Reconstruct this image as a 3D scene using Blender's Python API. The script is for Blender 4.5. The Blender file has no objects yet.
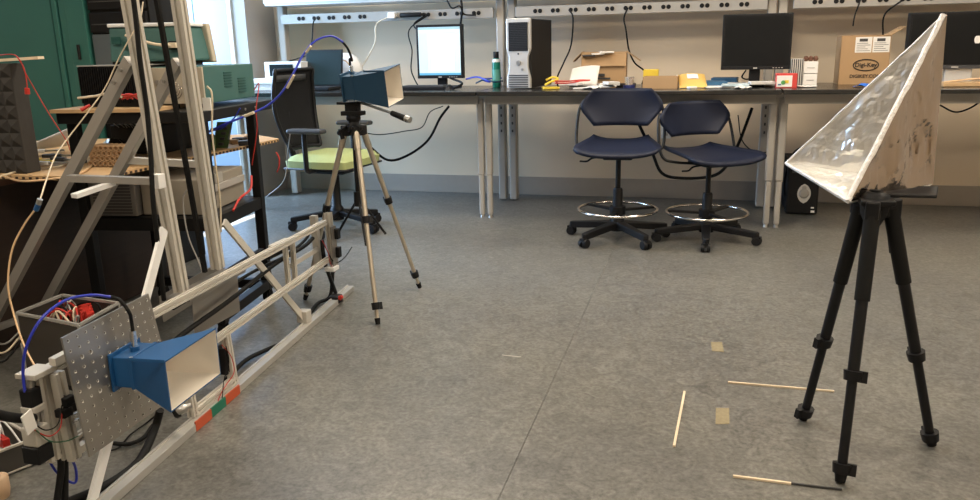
import bpy, math, random
from mathutils import Vector as V, Matrix
random.seed(7)
PI = math.pi
S = bpy.context.scene
C = S.collection

# ---------------------------------------------------------------- camera
F, CX, CY, HC = 795.47, 490.0, 249.89, 1.2
YAW, PIT, ROL = -0.264395, 0.249257, -0.0210858
fw = V((math.sin(YAW)*math.cos(PIT), math.cos(YAW)*math.cos(PIT), -math.sin(PIT)))
r0 = V((math.cos(YAW), -math.sin(YAW), 0)); u0 = r0.cross(fw)
rt = math.cos(ROL)*r0 + math.sin(ROL)*u0
up = rt.cross(fw)
cd = bpy.data.cameras.new('camera'); cam = bpy.data.objects.new('camera', cd); C.objects.link(cam)
cd.sensor_width = 36; cd.lens = F/980*36; cd.clip_start = .02
cam.matrix_world = Matrix(((rt.x, up.x, -fw.x, 0), (rt.y, up.y, -fw.y, 0), (rt.z, up.z, -fw.z, HC), (0, 0, 0, 1)))
S.camera = cam
S.view_settings.view_transform = 'Standard'
S.view_settings.look = 'None'
S.view_settings.gamma = 1
S.view_settings.use_curve_mapping = False
S.view_settings.exposure = -0.12

# ---------------------------------------------------------------- world and lights
w = bpy.data.worlds.new('world'); S.world = w; w.use_nodes = True
w.node_tree.nodes['Background'].inputs[0].default_value = (.75, .85, 1, 1)
w.node_tree.nodes['Background'].inputs[1].default_value = .6

def area(name, loc, sx, sy, power, col, rot=(0, 0, 0)):
    l = bpy.data.lights.new(name, 'AREA'); l.shape = 'RECTANGLE'; l.size = sx; l.size_y = sy
    l.energy = power; l.color = col
    o = bpy.data.objects.new(name, l); o.location = loc; o.rotation_euler = rot; C.objects.link(o)
    return o
WARM = (1, .86, .68)
CEIL = 2.85
PANELS = [(1.9, .4, 66), (-1.2, .4, 42), (2.1, 3.2, 46), (-.7, 3.4, 62), (-3.0, 1.4, 26), (.9, 4.7, 44), (-2.0, 4.7, 34)]
for px, py, e in PANELS:
    area('ceiling_lamp_light', (px, py, CEIL-.05), 1.15, .55, e, WARM)
# daylight coming in through the window in the left wall
area('window_daylight', (-5.5, 5.0, 1.6), 1.7, 1.4, 400, (.44, .66, 1), (0, -PI/2, 0))
sl = bpy.data.lights.new('sun', 'SUN'); sl.energy = 60; sl.angle = .006; sl.color = (1, .96, .9)
so = bpy.data.objects.new('sun', sl); C.objects.link(so)
so.rotation_euler = V((1, 0, -.838)).to_track_quat('-Z', 'Y').to_euler()

# ---------------------------------------------------------------- pixel -> point on a real plane
def ray(x, y): return rt*((x-CX)/F) - up*((y-CY)/F) + fw
O = V((0, 0, HC))
def onp(x, y, p0, n):
    d = ray(x, y); n = V(n)
    return O + d*((V(p0)-O).dot(n)/d.dot(n))
def Zp(x, y, z=0): return onp(x, y, (0, 0, z), (0, 0, 1))
def Yp(x, y, Y): return onp(x, y, (0, Y, 0), (0, 1, 0))
def Xp(x, y, X): return onp(x, y, (X, 0, 0), (1, 0, 0))
def Gp(x, y, off=0): return onp(x, y, (-1.581+off, 1.625, 0), (1, .069, 0))   # upright plane of the scanner
GD = V((-.069, 1, 0)).normalized()

# ---------------------------------------------------------------- materials
MATS = {}
def mat(name, col, rough=.5, metal=0, var=0, scale=20, bump=0, bscale=60, emit=0, spec=.5, coat=0, alpha=1, trans=0):
    if name in MATS: return MATS[name]
    m = bpy.data.materials.new(name); m.use_nodes = True
    nt = m.node_tree; b = nt.nodes['Principled BSDF']
    b.inputs['Base Color'].default_value = (*col, 1)
    b.inputs['Roughness'].default_value = rough; b.inputs['Metallic'].default_value = metal
    b.inputs['Specular IOR Level'].default_value = spec; b.inputs['Coat Weight'].default_value = coat
    b.inputs['Transmission Weight'].default_value = trans
    if emit:
        b.inputs['Emission Color'].default_value = (*col, 1); b.inputs['Emission Strength'].default_value = emit
    tc = nt.nodes.new('ShaderNodeTexCoord')
    if var:
        n = nt.nodes.new('ShaderNodeTexNoise'); n.inputs['Scale'].default_value = scale; n.inputs['Detail'].default_value = 5
        nt.links.new(tc.outputs['Object'], n.inputs['Vector'])
        mx = nt.nodes.new('ShaderNodeMix'); mx.data_type = 'RGBA'
        mx.inputs[6].default_value = (*[max(0, c*(1-var)) for c in col], 1)
        mx.inputs[7].default_value = (*[min(1, c*(1+var)) for c in col], 1)
        nt.links.new(n.outputs['Fac'], mx.inputs[0]); nt.links.new(mx.outputs[2], b.inputs['Base Color'])
    if bump:
        n2 = nt.nodes.new('ShaderNodeTexNoise'); n2.inputs['Scale'].default_value = bscale; n2.inputs['Detail'].default_value = 4
        nt.links.new(tc.outputs['Object'], n2.inputs['Vector'])
        bp = nt.nodes.new('ShaderNodeBump'); bp.inputs['Strength'].default_value = bump; bp.inputs['Distance'].default_value = .01
        nt.links.new(n2.outputs['Fac'], bp.inputs['Height']); nt.links.new(bp.outputs['Normal'], b.inputs['Normal'])
    MATS[name] = m
    return m

def floor_mat():
    m = bpy.data.materials.new('marbled_vinyl'); m.use_nodes = True; nt = m.node_tree; b = nt.nodes['Principled BSDF']
    tc = nt.nodes.new('ShaderNodeTexCoord')
    def noise(s, d, st=None):
        n = nt.nodes.new('ShaderNodeTexNoise'); n.inputs['Scale'].default_value = s; n.inputs['Detail'].default_value = d
        n.inputs['Roughness'].default_value = .65
        if st:
            mp = nt.nodes.new('ShaderNodeMapping'); mp.inputs['Scale'].default_value = st; nt.links.new(tc.outputs['Object'], mp.inputs[0]); nt.links.new(mp.outputs[0], n.inputs['Vector'])
        else: nt.links.new(tc.outputs['Object'], n.inputs['Vector'])
        return n
    a = noise(15, 10); a.inputs['Distortion'].default_value = 1.6; a.inputs['Roughness'].default_value = .75; c = noise(1.6, 3); e = noise(70, 5)
    r = nt.nodes.new('ShaderNodeValToRGB'); r.color_ramp.elements[0].position = .33; r.color_ramp.elements[0].color = (.100, .098, .089, 1)
    r.color_ramp.elements[1].position = .68; r.color_ramp.elements[1].color = (.235, .232, .216, 1)
    el = r.color_ramp.elements.new(.5); el.color = (.165, .164, .152, 1)
    nt.links.new(a.outputs['Fac'], r.inputs[0])
    r2 = nt.nodes.new('ShaderNodeValToRGB'); r2.color_ramp.elements[0].position = .3; r2.color_ramp.elements[0].color = (.8, .8, .82, 1)
    r2.color_ramp.elements[1].position = .7; r2.color_ramp.elements[1].color = (1.05, 1.04, 1, 1)
    nt.links.new(c.outputs['Fac'], r2.inputs[0])
    r3 = nt.nodes.new('ShaderNodeValToRGB'); r3.color_ramp.elements[0].position = .33; r3.color_ramp.elements[0].color = (.62, .60, .57, 1)
    r3.color_ramp.elements[1].position = .6; r3.color_ramp.elements[1].color = (1.06, 1.05, 1.03, 1)
    nt.links.new(e.outputs['Fac'], r3.inputs[0])
    m1 = nt.nodes.new('ShaderNodeMix'); m1.data_type = 'RGBA'; m1.blend_type = 'MULTIPLY'; m1.inputs[0].default_value = 1
    nt.links.new(r.outputs[0], m1.inputs[6]); nt.links.new(r2.outputs[0], m1.inputs[7])
    m2 = nt.nodes.new('ShaderNodeMix'); m2.data_type = 'RGBA'; m2.blend_type = 'MULTIPLY'; m2.inputs[0].default_value = 1
    nt.links.new(m1.outputs[2], m2.inputs[6]); nt.links.new(r3.outputs[0], m2.inputs[7])
    nt.links.new(m2.outputs[2], b.inputs['Base Color'])
    b.inputs['Roughness'].default_value = .33; b.inputs['Specular IOR Level'].default_value = .55
    bp = nt.nodes.new('ShaderNodeBump'); bp.inputs['Strength'].default_value = .10; bp.inputs['Distance'].default_value = .003
    nt.links.new(a.outputs['Fac'], bp.inputs['Height']); nt.links.new(bp.outputs['Normal'], b.inputs['Normal'])
    return m

def foil_mat(name, tint, rough, bs=.75, st=(1, 1, 1), met=1):
    m = bpy.data.materials.new(name); m.use_nodes = True; nt = m.node_tree; b = nt.nodes['Principled BSDF']
    tc = nt.nodes.new('ShaderNodeTexCoord')
    b.inputs['Base Color'].default_value = (*tint, 1); b.inputs['Metallic'].default_value = met; b.inputs['Roughness'].default_value = rough
    v = nt.nodes.new('ShaderNodeTexVoronoi'); v.feature = 'DISTANCE_TO_EDGE'; v.inputs['Scale'].default_value = 17
    mp = nt.nodes.new('ShaderNodeMapping'); mp.inputs['Scale'].default_value = st; nt.links.new(tc.outputs['Object'], mp.inputs[0])
    n = nt.nodes.new('ShaderNodeTexNoise'); n.inputs['Scale'].default_value = 16; n.inputs['Detail'].default_value = 6; n.inputs['Distortion'].default_value = .8
    nt.links.new(mp.outputs[0], n.inputs['Vector']); nt.links.new(n.outputs['Color'], v.inputs['Vector']) if False else nt.links.new(mp.outputs[0], v.inputs['Vector'])
    ad = nt.nodes.new('ShaderNodeMath'); ad.operation = 'MULTIPLY_ADD'; ad.inputs[1].default_value = .5
    nt.links.new(v.outputs['Distance'], ad.inputs[0]); nt.links.new(n.outputs['Fac'], ad.inputs[2])
    bp = nt.nodes.new('ShaderNodeBump'); bp.inputs['Strength'].default_value = bs; bp.inputs['Distance'].default_value = .012
    nt.links.new(ad.outputs[0], bp.inputs['Height']); nt.links.new(bp.outputs['Normal'], b.inputs['Normal'])
    return m

def wood_mat(name, c1, c2, scale=6, stretch=(1, 12, 12), rough=.6):
    m = bpy.data.materials.new(name); m.use_nodes = True; nt = m.node_tree; b = nt.nodes['Principled BSDF']
    tc = nt.nodes.new('ShaderNodeTexCoord'); mp = nt.nodes.new('ShaderNodeMapping'); mp.inputs['Scale'].default_value = stretch
    n = nt.nodes.new('ShaderNodeTexNoise'); n.inputs['Scale'].default_value = scale; n.inputs['Detail'].default_value = 5
    nt.links.new(tc.outputs['Object'], mp.inputs[0]); nt.links.new(mp.outputs[0], n.inputs['Vector'])
    mx = nt.nodes.new('ShaderNodeMix'); mx.data_type = 'RGBA'; mx.inputs[6].default_value = (*c1, 1); mx.inputs[7].default_value = (*c2, 1)
    nt.links.new(n.outputs['Fac'], mx.inputs[0]); nt.links.new(mx.outputs[2], b.inputs['Base Color']); b.inputs['Roughness'].default_value = rough
    MATS[name] = m
    return m

VINYL = floor_mat()
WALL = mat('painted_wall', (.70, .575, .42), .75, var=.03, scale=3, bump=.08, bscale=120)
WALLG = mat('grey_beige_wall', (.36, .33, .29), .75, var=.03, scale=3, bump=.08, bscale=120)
CEILM = mat('ceiling_tile', (.8, .78, .74), .9, bump=.2, bscale=80)
BASEB = mat('rubber_baseboard', (.33, .285, .235), .55, var=.05)
JOINT = mat('floor_joint', (.09, .075, .06), .8)
DAYDOOR = mat('daylit_white_enamel', (.20, .25, .31), .35, var=.03, scale=2)  # white door leaves; the blue of the daylight is mixed into the colour
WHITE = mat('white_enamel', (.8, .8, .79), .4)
GREEN = mat('green_enamel', (.035, .155, .130), .42, var=.08, scale=4)
GREEND = mat('dark_green_gasket', (.008, .07, .06), .6)
BLK = mat('black_plastic', (.007, .007, .008), .5, var=.2, scale=30, spec=.28)
BLKM = mat('black_steel', (.006, .006, .0065), .45, var=.2, scale=15, spec=.3)
BLKTOP = mat('black_epoxy_top', (.022, .021, .02), .22, var=.15, scale=20)
RUB = mat('black_rubber', (.007, .007, .007), .65, spec=.22)
DGREY = mat('dark_grey_plastic', (.05, .05, .052), .5)
GREYM = mat('grey_enamel', (.42, .40, .37), .45, var=.04)
BENCHG = mat('bench_grey_enamel', (.40, .375, .335), .42, var=.03)
RACEWAY = mat('raceway_grey', (.38, .365, .34), .4, metal=.3, var=.04)
ALU = mat('extruded_aluminium', (.60, .57, .51), .42, metal=.25)
BRACEM = mat('dull_brace_aluminium', (.34, .32, .29), .45, metal=.3, var=.03)
CRATEM = mat('smoked_acrylic', (.045, .038, .032), .3)
ALUR = mat('rail_aluminium', (.46, .45, .42), .38, metal=.35)
ALUP = mat('brushed_plate', (.36, .34, .31), .3, metal=.7, var=.1, scale=8)
STEEL = mat('chrome', (.75, .74, .72), .12, metal=1)
STEELD = mat('dull_steel', (.45, .44, .42), .4, metal=.9)
CHAMP = mat('champagne_anodised', (.52, .46, .37), .35, metal=.7)
NAVY = mat('navy_plastic', (.008, .012, .030), .5, bump=.05, bscale=300, spec=.3)
MESHB = mat('black_mesh', (.010, .010, .011), .8, spec=.2, bump=.4, bscale=500)
LIME = mat('lime_fabric', (.38, .43, .18), .85, var=.06, scale=60, bump=.2, bscale=400)
CARD = mat('cardboard', (.42, .27, .14), .8, var=.06, scale=12)
CARDD = mat('cardboard_inside', (.30, .19, .10), .85, var=.06)
PAPER = mat('white_paper', (.78, .76, .72), .8, var=.03)
PAPERG = mat('grey_paper', (.58, .56, .53), .8, var=.05)
PLY = wood_mat('plywood', (.46, .29, .14), (.60, .41, .22), 4, (3, 1, 1))
BROWN = wood_mat('dark_brown_laminate', (.022, .013, .009), (.045, .026, .018), 5, (1, 1, 10), .5)
STICKW = wood_mat('pale_stick_wood', (.72, .58, .40), (.82, .70, .52), 8)
TEAL = mat('teal_case', (.045, .125, .115), .5, var=.06)
BEIGE = mat('beige_panel', (.45, .40, .31), .5)
HORNB = mat('blue_horn_paint', (.010, .082, .235), .45, var=.06, scale=8)
HORNB2 = mat('deep_blue_horn_paint', (.016, .06, .12), .45, var=.06, scale=8)
HORNI = mat('bare_metal_lining', (.80, .75, .67), .36, metal=.35, var=.12, scale=6)
BLUEC = mat('blue_coax', (.02, .035, .42), .4)
REDC = mat('red_wire', (.50, .03, .02), .45)
CREAMC = mat('cream_cable', (.70, .60, .44), .5)
ORANGEC = mat('tan_cable', (.60, .40, .22), .5)
GREYC = mat('grey_cable', (.35, .34, .32), .5)
GREENC = mat('green_wire', (.03, .14, .07), .5)
YEL = mat('yellow_print', (.75, .55, .05), .6)
YELE = mat('manila_paper', (.72, .47, .13), .7, var=.05)
BLUEF = mat('blue_folder', (.03, .12, .24), .5)
TEALB = mat('green_bottle', (.01, .20, .14), .3)
REDB = mat('red_carton', (.62, .06, .05), .5)
OTAPE = mat('orange_tape', (.50, .085, .03), .5)
GTAPE = mat('green_tape', (.01, .15, .09), .5)
PCB = mat('green_board', (.07, .13, .045), .5, var=.4, scale=80)
SCRN = mat('dark_screen', (.006, .007, .008), .3, spec=.3)
SCRNL = mat('laptop_screen', (.02, .028, .032), .25)
FOAM = mat('charcoal_foam', (.036, .033, .030), .95, var=.25, scale=30)
FOAMT = mat('pale_foam_mesh', (.34, .22, .12), .9)
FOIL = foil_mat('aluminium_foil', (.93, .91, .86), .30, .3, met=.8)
FOILO = foil_mat('aluminium_foil_outer', (.37, .315, .27), .15, .2, (1, 1, .5))  # same foil, tinted dark brown in place of the dimmer room it mirrors
FOILS = mat('foil_seam', (.92, .91, .89), .3, metal=.2, bump=.6, bscale=90)
MASK = mat('masking_tape', (.26, .215, .125), .7, var=.25, scale=60)
CHALK = mat('scuff', (.42, .40, .36), .8)
SILV = mat('silver_plastic', (.62, .61, .59), .35, metal=.4)
BLKCASE = mat('dark_case_side', (.012, .011, .011), .6, spec=.25)
LAMPE = mat('lamp_diffuser', (1, .85, .66), .5, emit=1.8)

# ---------------------------------------------------------------- mesh builder
ORG = {}
def catmull(pts, n=6):
    pts = [V(p) for p in pts]
    if len(pts) < 3: return pts
    P = [pts[0]*2-pts[1]] + pts + [pts[-1]*2-pts[-2]]
    out = []
    for i in range(1, len(P)-2):
        for k in range(n):
            t = k/n; a, b, c, d = P[i-1:i+3]
            out.append(.5*((2*b)+(c-a)*t+(2*a-5*b+4*c-d)*t*t+(3*b-a-3*c+d)*t**3))
    out.append(pts[-1])
    return out

class M:
    def __init__(s): s.v = []; s.f = []; s.sm = []
    def add(s, vs, fs, smooth=False):
        k = len(s.v); s.v += [V(p) for p in vs]; s.f += [tuple(i+k for i in f) for f in fs]; s.sm += [smooth]*len(fs); return s
    def obox(s, c, ax, ay, az):
        c = V(c); ax = V(ax)/2; ay = V(ay)/2; az = V(az)/2
        vs = [c+ax*i+ay*j+az*k for k in (-1, 1) for j in (-1, 1) for i in (-1, 1)]
        return s.add(vs, [(0, 2, 3, 1), (4, 5, 7, 6), (0, 1, 5, 4), (2, 6, 7, 3), (0, 4, 6, 2), (1, 3, 7, 5)])
    def box(s, x0, x1, y0, y1, z0, z1):
        return s.obox(((x0+x1)/2, (y0+y1)/2, (z0+z1)/2), (x1-x0, 0, 0), (0, y1-y0, 0), (0, 0, z1-z0))
    def cbox(s, c, sx, sy, sz, rz=0):
        a = V((math.cos(rz), math.sin(rz), 0)); b = V((-a.y, a.x, 0))
        return s.obox(c, a*sx, b*sy, V((0, 0, sz)))
    def frame(s, p, q, upv=None):
        d = (V(q)-V(p)).normalized(); u = V(upv) if upv else (V((0, 0, 1)) if abs(d.z) < .95 else V((0, 1, 0)))
        a = u.cross(d).normalized(); b = d.cross(a).normalized(); return d, a, b
    def beam(s, p, q, w, h, upv=None):
        p = V(p); q = V(q); d, a, b = s.frame(p, q, upv)
        return s.obox((p+q)/2, a*w, b*h, q-p)
    def sweep(s, p, q, prof, upv=None):
        p = V(p); q = V(q); d, a, b = s.frame(p, q, upv); n = len(prof)
        vs = [p+a*x+b*y for x, y in prof]+[q+a*x+b*y for x, y in prof]
        return s.add(vs, [(i, (i+1) % n, n+(i+1) % n, n+i) for i in range(n)]+[tuple(range(n))[::-1], tuple(range(n, 2*n))])
    def tslot(s, p, q, w=.04, h=.04, upv=None):
        g = min(w, h)*.15; t = min(w, h)*.26
        pr = []
        def side(ax, ay, bx, by):
            L = math.hypot(bx-ax, by-ay); ux, uy = (bx-ax)/L, (by-ay)/L; nx, ny = -uy, ux
            k = max(1, round(L/.042)); pr.append((ax, ay))
            for i in range(k):
                m = L*(i+.5)/k
                for dd, dep in ((-g, 0), (-g, t), (g, t), (g, 0)):
                    pr.append((ax+ux*(m+dd)+nx*dep, ay+uy*(m+dd)+ny*dep))
        a, b = w/2, h/2
        side(-a, -b, a, -b); side(a, -b, a, b); side(a, b, -a, b); side(-a, b, -a, -b)
        return s.sweep(p, q, pr, upv)
    def cyl(s, p, q, r, r2=None, n=12, caps=True):
        p = V(p); q = V(q); r2 = r if r2 is None else r2; d, a, b = s.frame(p, q)
        vs = [p+(a*math.cos(2*PI*i/n)+b*math.sin(2*PI*i/n))*r for i in range(n)]+[q+(a*math.cos(2*PI*i/n)+b*math.sin(2*PI*i/n))*r2 for i in range(n)]
        s.add(vs, [(i, (i+1) % n, n+(i+1) % n, n+i) for i in range(n)], True)
        if caps: s.add(vs, [tuple(range(n))[::-1], tuple(range(n, 2*n))])
        return s
    def tube(s, pts, r, n=7, sub=6, closed=False):
        P = catmull(pts, sub) if sub else [V(p) for p in pts]
        vs = []; a = None
        for i, p in enumerate(P):
            d = (P[min(i+1, len(P)-1)]-P[max(i-1, 0)])
            d = d.normalized() if d.length > 1e-7 else V((0, 0, 1))
            if a is None: a = (V((0, 0, 1)) if abs(d.z) < .9 else V((1, 0, 0))).cross(d).normalized()
            a = (a-d*a.dot(d)).normalized(); b = d.cross(a)
            vs += [p+(a*math.cos(2*PI*k/n)+b*math.sin(2*PI*k/n))*r for k in range(n)]
        fs = [(i*n+k, i*n+(k+1) % n, (i+1)*n+(k+1) % n, (i+1)*n+k) for i in range(len(P)-1) for k in range(n)]
        s.add(vs, fs, True); L = (len(P)-1)*n
        return s.add([vs[k] for k in range(n)]+[vs[L+k] for k in range(n)], [tuple(range(n))[::-1], tuple(range(n, 2*n))])
    def torus(s, c, R, r, n=40, m=8, sx=1):
        c = V(c); vs = []
        for i in range(n):
            a = 2*PI*i/n
            for k in range(m):
                b = 2*PI*k/m; rr = R+r*math.cos(b)
                vs.append(c+V((rr*math.cos(a)*sx, rr*math.sin(a), r*math.sin(b))))
        return s.add(vs, [(i*m+k, ((i+1) % n)*m+k, ((i+1) % n)*m+(k+1) % m, i*m+(k+1) % m) for i in range(n) for k in range(m)], True)
    def lathe(s, c, prof, n=20, ax=(0, 0, 1)):
        c = V(c); ax = V(ax).normalized(); a = (V((1, 0, 0)) if abs(ax.x) < .9 else V((0, 1, 0))); a = (a-ax*a.dot(ax)).normalized(); b = ax.cross(a)
        vs = [c+ax*z+(a*math.cos(2*PI*i/n)+b*math.sin(2*PI*i/n))*r for r, z in prof for i in range(n)]
        L = len(prof)
        s.add(vs, [(j*n+i, j*n+(i+1) % n, (j+1)*n+(i+1) % n, (j+1)*n+i) for j in range(L-1) for i in range(n)], True)
        return s.add([vs[i] for i in range(n)]+[vs[(L-1)*n+i] for i in range(n)], [tuple(range(n))[::-1], tuple(range(n, 2*n))])
    def prism(s, poly, vec):
        n = len(poly); vec = V(vec); vs = [V(p) for p in poly]+[V(p)+vec for p in poly]
        return s.add(vs, [tuple(range(n))[::-1], tuple(range(n, 2*n))]+[(i, (i+1) % n, n+(i+1) % n, n+i) for i in range(n)])
    def sheet(s, fn, nu, nv, t=0):
        vs = [fn(i/nu, j/nv) for j in range(nv+1) for i in range(nu+1)]; W = nu+1
        fs = [(j*W+i, j*W+i+1, (j+1)*W+i+1, (j+1)*W+i) for j in range(nv) for i in range(nu)]
        if not t: return s.add(vs, fs, True)
        vs = [V(p) for p in vs]; nn = (vs[1]-vs[0]).cross(vs[W]-vs[0]).normalized()*t; K = len(vs)
        vs += [p-nn for p in vs]; fs2 = fs+[tuple(K+i for i in f[::-1]) for f in fs]
        rim = [i for i in range(W)]+[j*W+nu for j in range(1, nv+1)]+[nv*W+i for i in range(nu-1, -1, -1)]+[j*W for j in range(nv-1, 0, -1)]
        fs2 += [(rim[(i+1) % len(rim)], rim[i], rim[i]+K, rim[(i+1) % len(rim)]+K) for i in range(len(rim))]
        return s.add(vs, fs2, True)
    def build(s, name, m, parent=None, bevel=0, kind=None, label=None, org=None):
        me = bpy.data.meshes.new(name)
        if parent is not None: o0 = ORG.get(parent.name, V((0, 0, 0)))
        elif org is not None: o0 = V(org)
        else:
            xs = [p.x for p in s.v]; ys = [p.y for p in s.v]; zs = [p.z for p in s.v]
            o0 = V(((min(xs)+max(xs))/2, (min(ys)+max(ys))/2, min(zs)))
        me.from_pydata([tuple(p-o0) for p in s.v], [], s.f); me.polygons.foreach_set('use_smooth', s.sm)
        me.materials.append(m); me.validate(); me.update()
        o = bpy.data.objects.new(name, me); C.objects.link(o)
        if parent is not None: o.parent = parent
        else: o.location = o0
        ORG[o.name] = o0
        if bevel:
            b = o.modifiers.new('bevel', 'BEVEL'); b.width = bevel; b.segments = 2; b.limit_method = 'ANGLE'
        if kind: o['kind'] = kind
        if label: o['label'] = label
        return o

def tag(o, label, cat, group=None):
    o['label'] = label; o['category'] = cat
    if group: o['group'] = group
    return o
def thing(name, loc, label, cat, group=None, rz=0, local=False):
    o = bpy.data.objects.new(name, None); o.empty_display_size = .05; C.objects.link(o); o.location = loc; o.rotation_euler = (0, 0, rz)
    ORG[o.name] = V((0, 0, 0)) if local else V(loc)
    return tag(o, label, cat, group)
def struct(name, m, mt, bevel=0): 
    o = m.build(name, mt, None, bevel); o['kind'] = 'structure'; return o
def dup(o, parent=None):
    c = o.copy(); C.objects.link(c); c.parent = parent; ORG[c.name] = ORG.get(o.name, V((0, 0, 0)))
    for ch in list(o.children): dup(ch, c)
    return c
def cable(name, pts, r, m, label, n=7, group=None, cat='cable'):
    return tag(M().tube(pts, r, n).build(name, m), label, cat, group)
def text(body, loc, size, m, parent, rot, name='printed_lettering', ext=.0004, align='CENTER'):
    cu = bpy.data.curves.new(name, 'FONT'); cu.body = body; cu.size = size; cu.align_x = align; cu.align_y = 'CENTER'; cu.extrude = ext; cu.offset = size*.02
    cu.materials.append(m)
    tmp = bpy.data.objects.new(name, cu); C.objects.link(tmp); bpy.context.view_layer.update()
    me = bpy.data.meshes.new_from_object(tmp); bpy.data.objects.remove(tmp)
    o = bpy.data.objects.new(name, me); C.objects.link(o); o.parent = parent; o.location = V(loc)-ORG[parent.name]; o.rotation_euler = rot
    return o

# ================================================================ SETTING
YB, YU, TOP = 6.44, 6.12, .912
XL, XR, YF = -5.6, 4.2, -2.6
fl = struct('floor', M().box(XL, XR, YF, YB+.1, -.06, -.004), JOINT)
M().box(XL, -.5008, YF, YB, -.004, 0).build('vinyl_sheet', VINYL, fl)
M().box(-.4992, XR, YF, YB, -.004, 0).build('vinyl_sheet', VINYL, fl)
struct('ceiling', M().box(XL, XR, YF, YB, CEIL, CEIL+.1), CEILM)
struct('wall_back', M().box(XL, XR, YB, YB+.1, 0, CEIL), WALL)
struct('wall_right', M().box(XR, XR+.1, YF, YB, 0, CEIL), WALL)
struct('wall_front', M().box(XL, XR, YF-.1, YF, 0, CEIL), WALL)
# left wall with a window opening; its blind leaves a slit for the sun
wy0, wy1, wz0, wz1 = 4.1, 5.9, .9, 2.4
lw = M().box(XL-.1, XL, YF, wy0, 0, CEIL).box(XL-.1, XL, wy1, YB, 0, CEIL).box(XL-.1, XL, wy0, wy1, 0, wz0).box(XL-.1, XL, wy0, wy1, wz1, CEIL)
struct('wall_left', lw, WALL)
wf = struct('window_1', M().box(XL-.08, XL+.01, wy0, wy0+.05, wz0, wz1).box(XL-.08, XL+.01, wy1-.05, wy1, wz0, wz1).box(XL-.08, XL+.01, wy0, wy1, wz0, wz0+.05).box(XL-.08, XL+.01, wy0, wy1, wz1-.05, wz1), WHITE)
M().box(XL-.03, XL-.02, wy0+.05, wy1-.05, wz0+.05, 1.94).box(XL-.03, XL-.02, wy0+.05, wy1-.05, 2.005, wz1-.05).box(XL-.03, XL-.02, wy0+.05, 4.22, 1.94, 2.005).box(XL-.03, XL-.02, 5.38, wy1-.05, 1.94, 2.005).build('blind', PAPER, wf)
# wall return that ends the bench niche
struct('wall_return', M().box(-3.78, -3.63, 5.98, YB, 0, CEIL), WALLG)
struct('trim_1', M().box(-3.785, -3.755, 5.965, 5.98, 0, 2.5), WHITE)
struct('baseboard_back', M().box(-3.63, XR, YB-.008, YB, 0, .15), BASEB, .002)
# pale double door behind the equipment
d1 = struct('door_1', M().box(-5.05, -5.0, YB-.05, YB, 0, 2.2).box(-3.86, -3.81, YB-.05, YB, 0, 2.2).box(-5.05, -3.81, YB-.05, YB, 2.15, 2.2), WHITE)
M().box(-4.995, -4.405, YB-.035, YB-.005, .01, 2.145).build('door_leaf', DAYDOOR, d1, .002)
M().box(-4.398, -3.865, YB-.035, YB-.005, .01, 2.145).build('door_leaf', DAYDOOR, d1, .002)
# wall outlet under the bench
ow = struct('trim_2', M().box(*[0.0]*2, 0, 0, 0, 0) if False else M().cbox(Yp(666, 131, YB-.004), .075, .006, .115), WHITE, .001)
for dz in (-.022, .022): M().cbox(Yp(666, 131, YB-.008)+V((0, 0, dz)), .03, .003, .026).build('socket', GREYM, ow)
for i, (px, py, e) in enumerate(PANELS):
    t = thing('ceiling_lamp', (px, py, CEIL-.03), ('ceiling lamp panel behind the camera, right side', 'ceiling lamp panel behind the camera, left side', 'ceiling lamp panel over the foil reflector', 'ceiling lamp panel over the middle of the floor', 'ceiling lamp panel over the scanner', 'ceiling lamp panel in front of the middle bench', 'ceiling lamp panel in front of the left bench')[i], 'lamp', 'ceiling lamp panels')
    M().box(px-.6, px+.6, py-.3, py+.3, CEIL-.012, CEIL-.001).build('frame', WHITE, t)
    M().box(px-.57, px+.57, py-.27, py+.27, CEIL-.018, CEIL-.012).build('diffuser', LAMPE, t)

# ================================================================ BENCHES
def bench(x0, x1, label, legs, ups, outs, strip):
    t = thing('lab_bench', ((x0+x1)/2, 5.8, 0), label, 'bench')
    M().box(x0, x1, 5.26, 6.125, TOP-.028, TOP).build('worktop', BLKTOP, t, .004)
    M().box(x0+.02, x1-.02, 5.40, 5.43, TOP-.095, TOP-.029).build('front_rail', BENCHG, t, .003)
    M().box(x0+.02, x1-.02, 6.09, 6.12, TOP-.13, TOP-.03).build('back_rail', BENCHG, t, .003)
    for lx in legs:
        lg = M().box(lx-.024, lx+.024, 5.46, 5.51, .31, TOP-.06).build('leg', BENCHG, t, .012)
        M().box(lx-.019, lx+.019, 5.465, 5.505, .02, .315).build('lower_leg', BENCHG, lg, .010)
        M().cyl((lx, 5.485, 0), (lx, 5.485, .02), .017, .012).build('levelling_foot', STEELD, lg)
    for ux in ups:
        up_ = M().box(ux-.03, ux+.03, 6.13, 6.21, .01, 2.1).build('upright', BENCHG, t, .01)
        if ux != 99:
            s_ = M()
            for k in range(7): s_.box(ux-.006, ux+.006, 6.1285, 6.131, .55+k*.06, .57+k*.06)
            s_.build('adjustment_slots', DGREY, up_, kind='stuff')
    a, b = strip
    ps = M().box(a, b, 6.085, 6.13, 1.418, 1.492).build('power_raceway', RACEWAY, t, .002)
    for ox in outs:
        for q in (-.0185, .0185):
            M().lathe((ox+q, 6.0848, 1.457), [(.0158, 0), (.0158, .003), (.012, .004)], 14, (0, -1, 0)).build('outlet', RUB, ps)
    M().box(a-.1, b+.05, 6.02, 6.40, 1.56, 1.585).build('shelf', WHITE if x0 < -2 else BENCHG, t, .002)
    M().box(a-.1, b+.05, 6.0, 6.02, 1.578, 1.62).build('shelf_lip', WHITE if x0 < -2 else BENCHG, t, .002)
    return t
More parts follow.
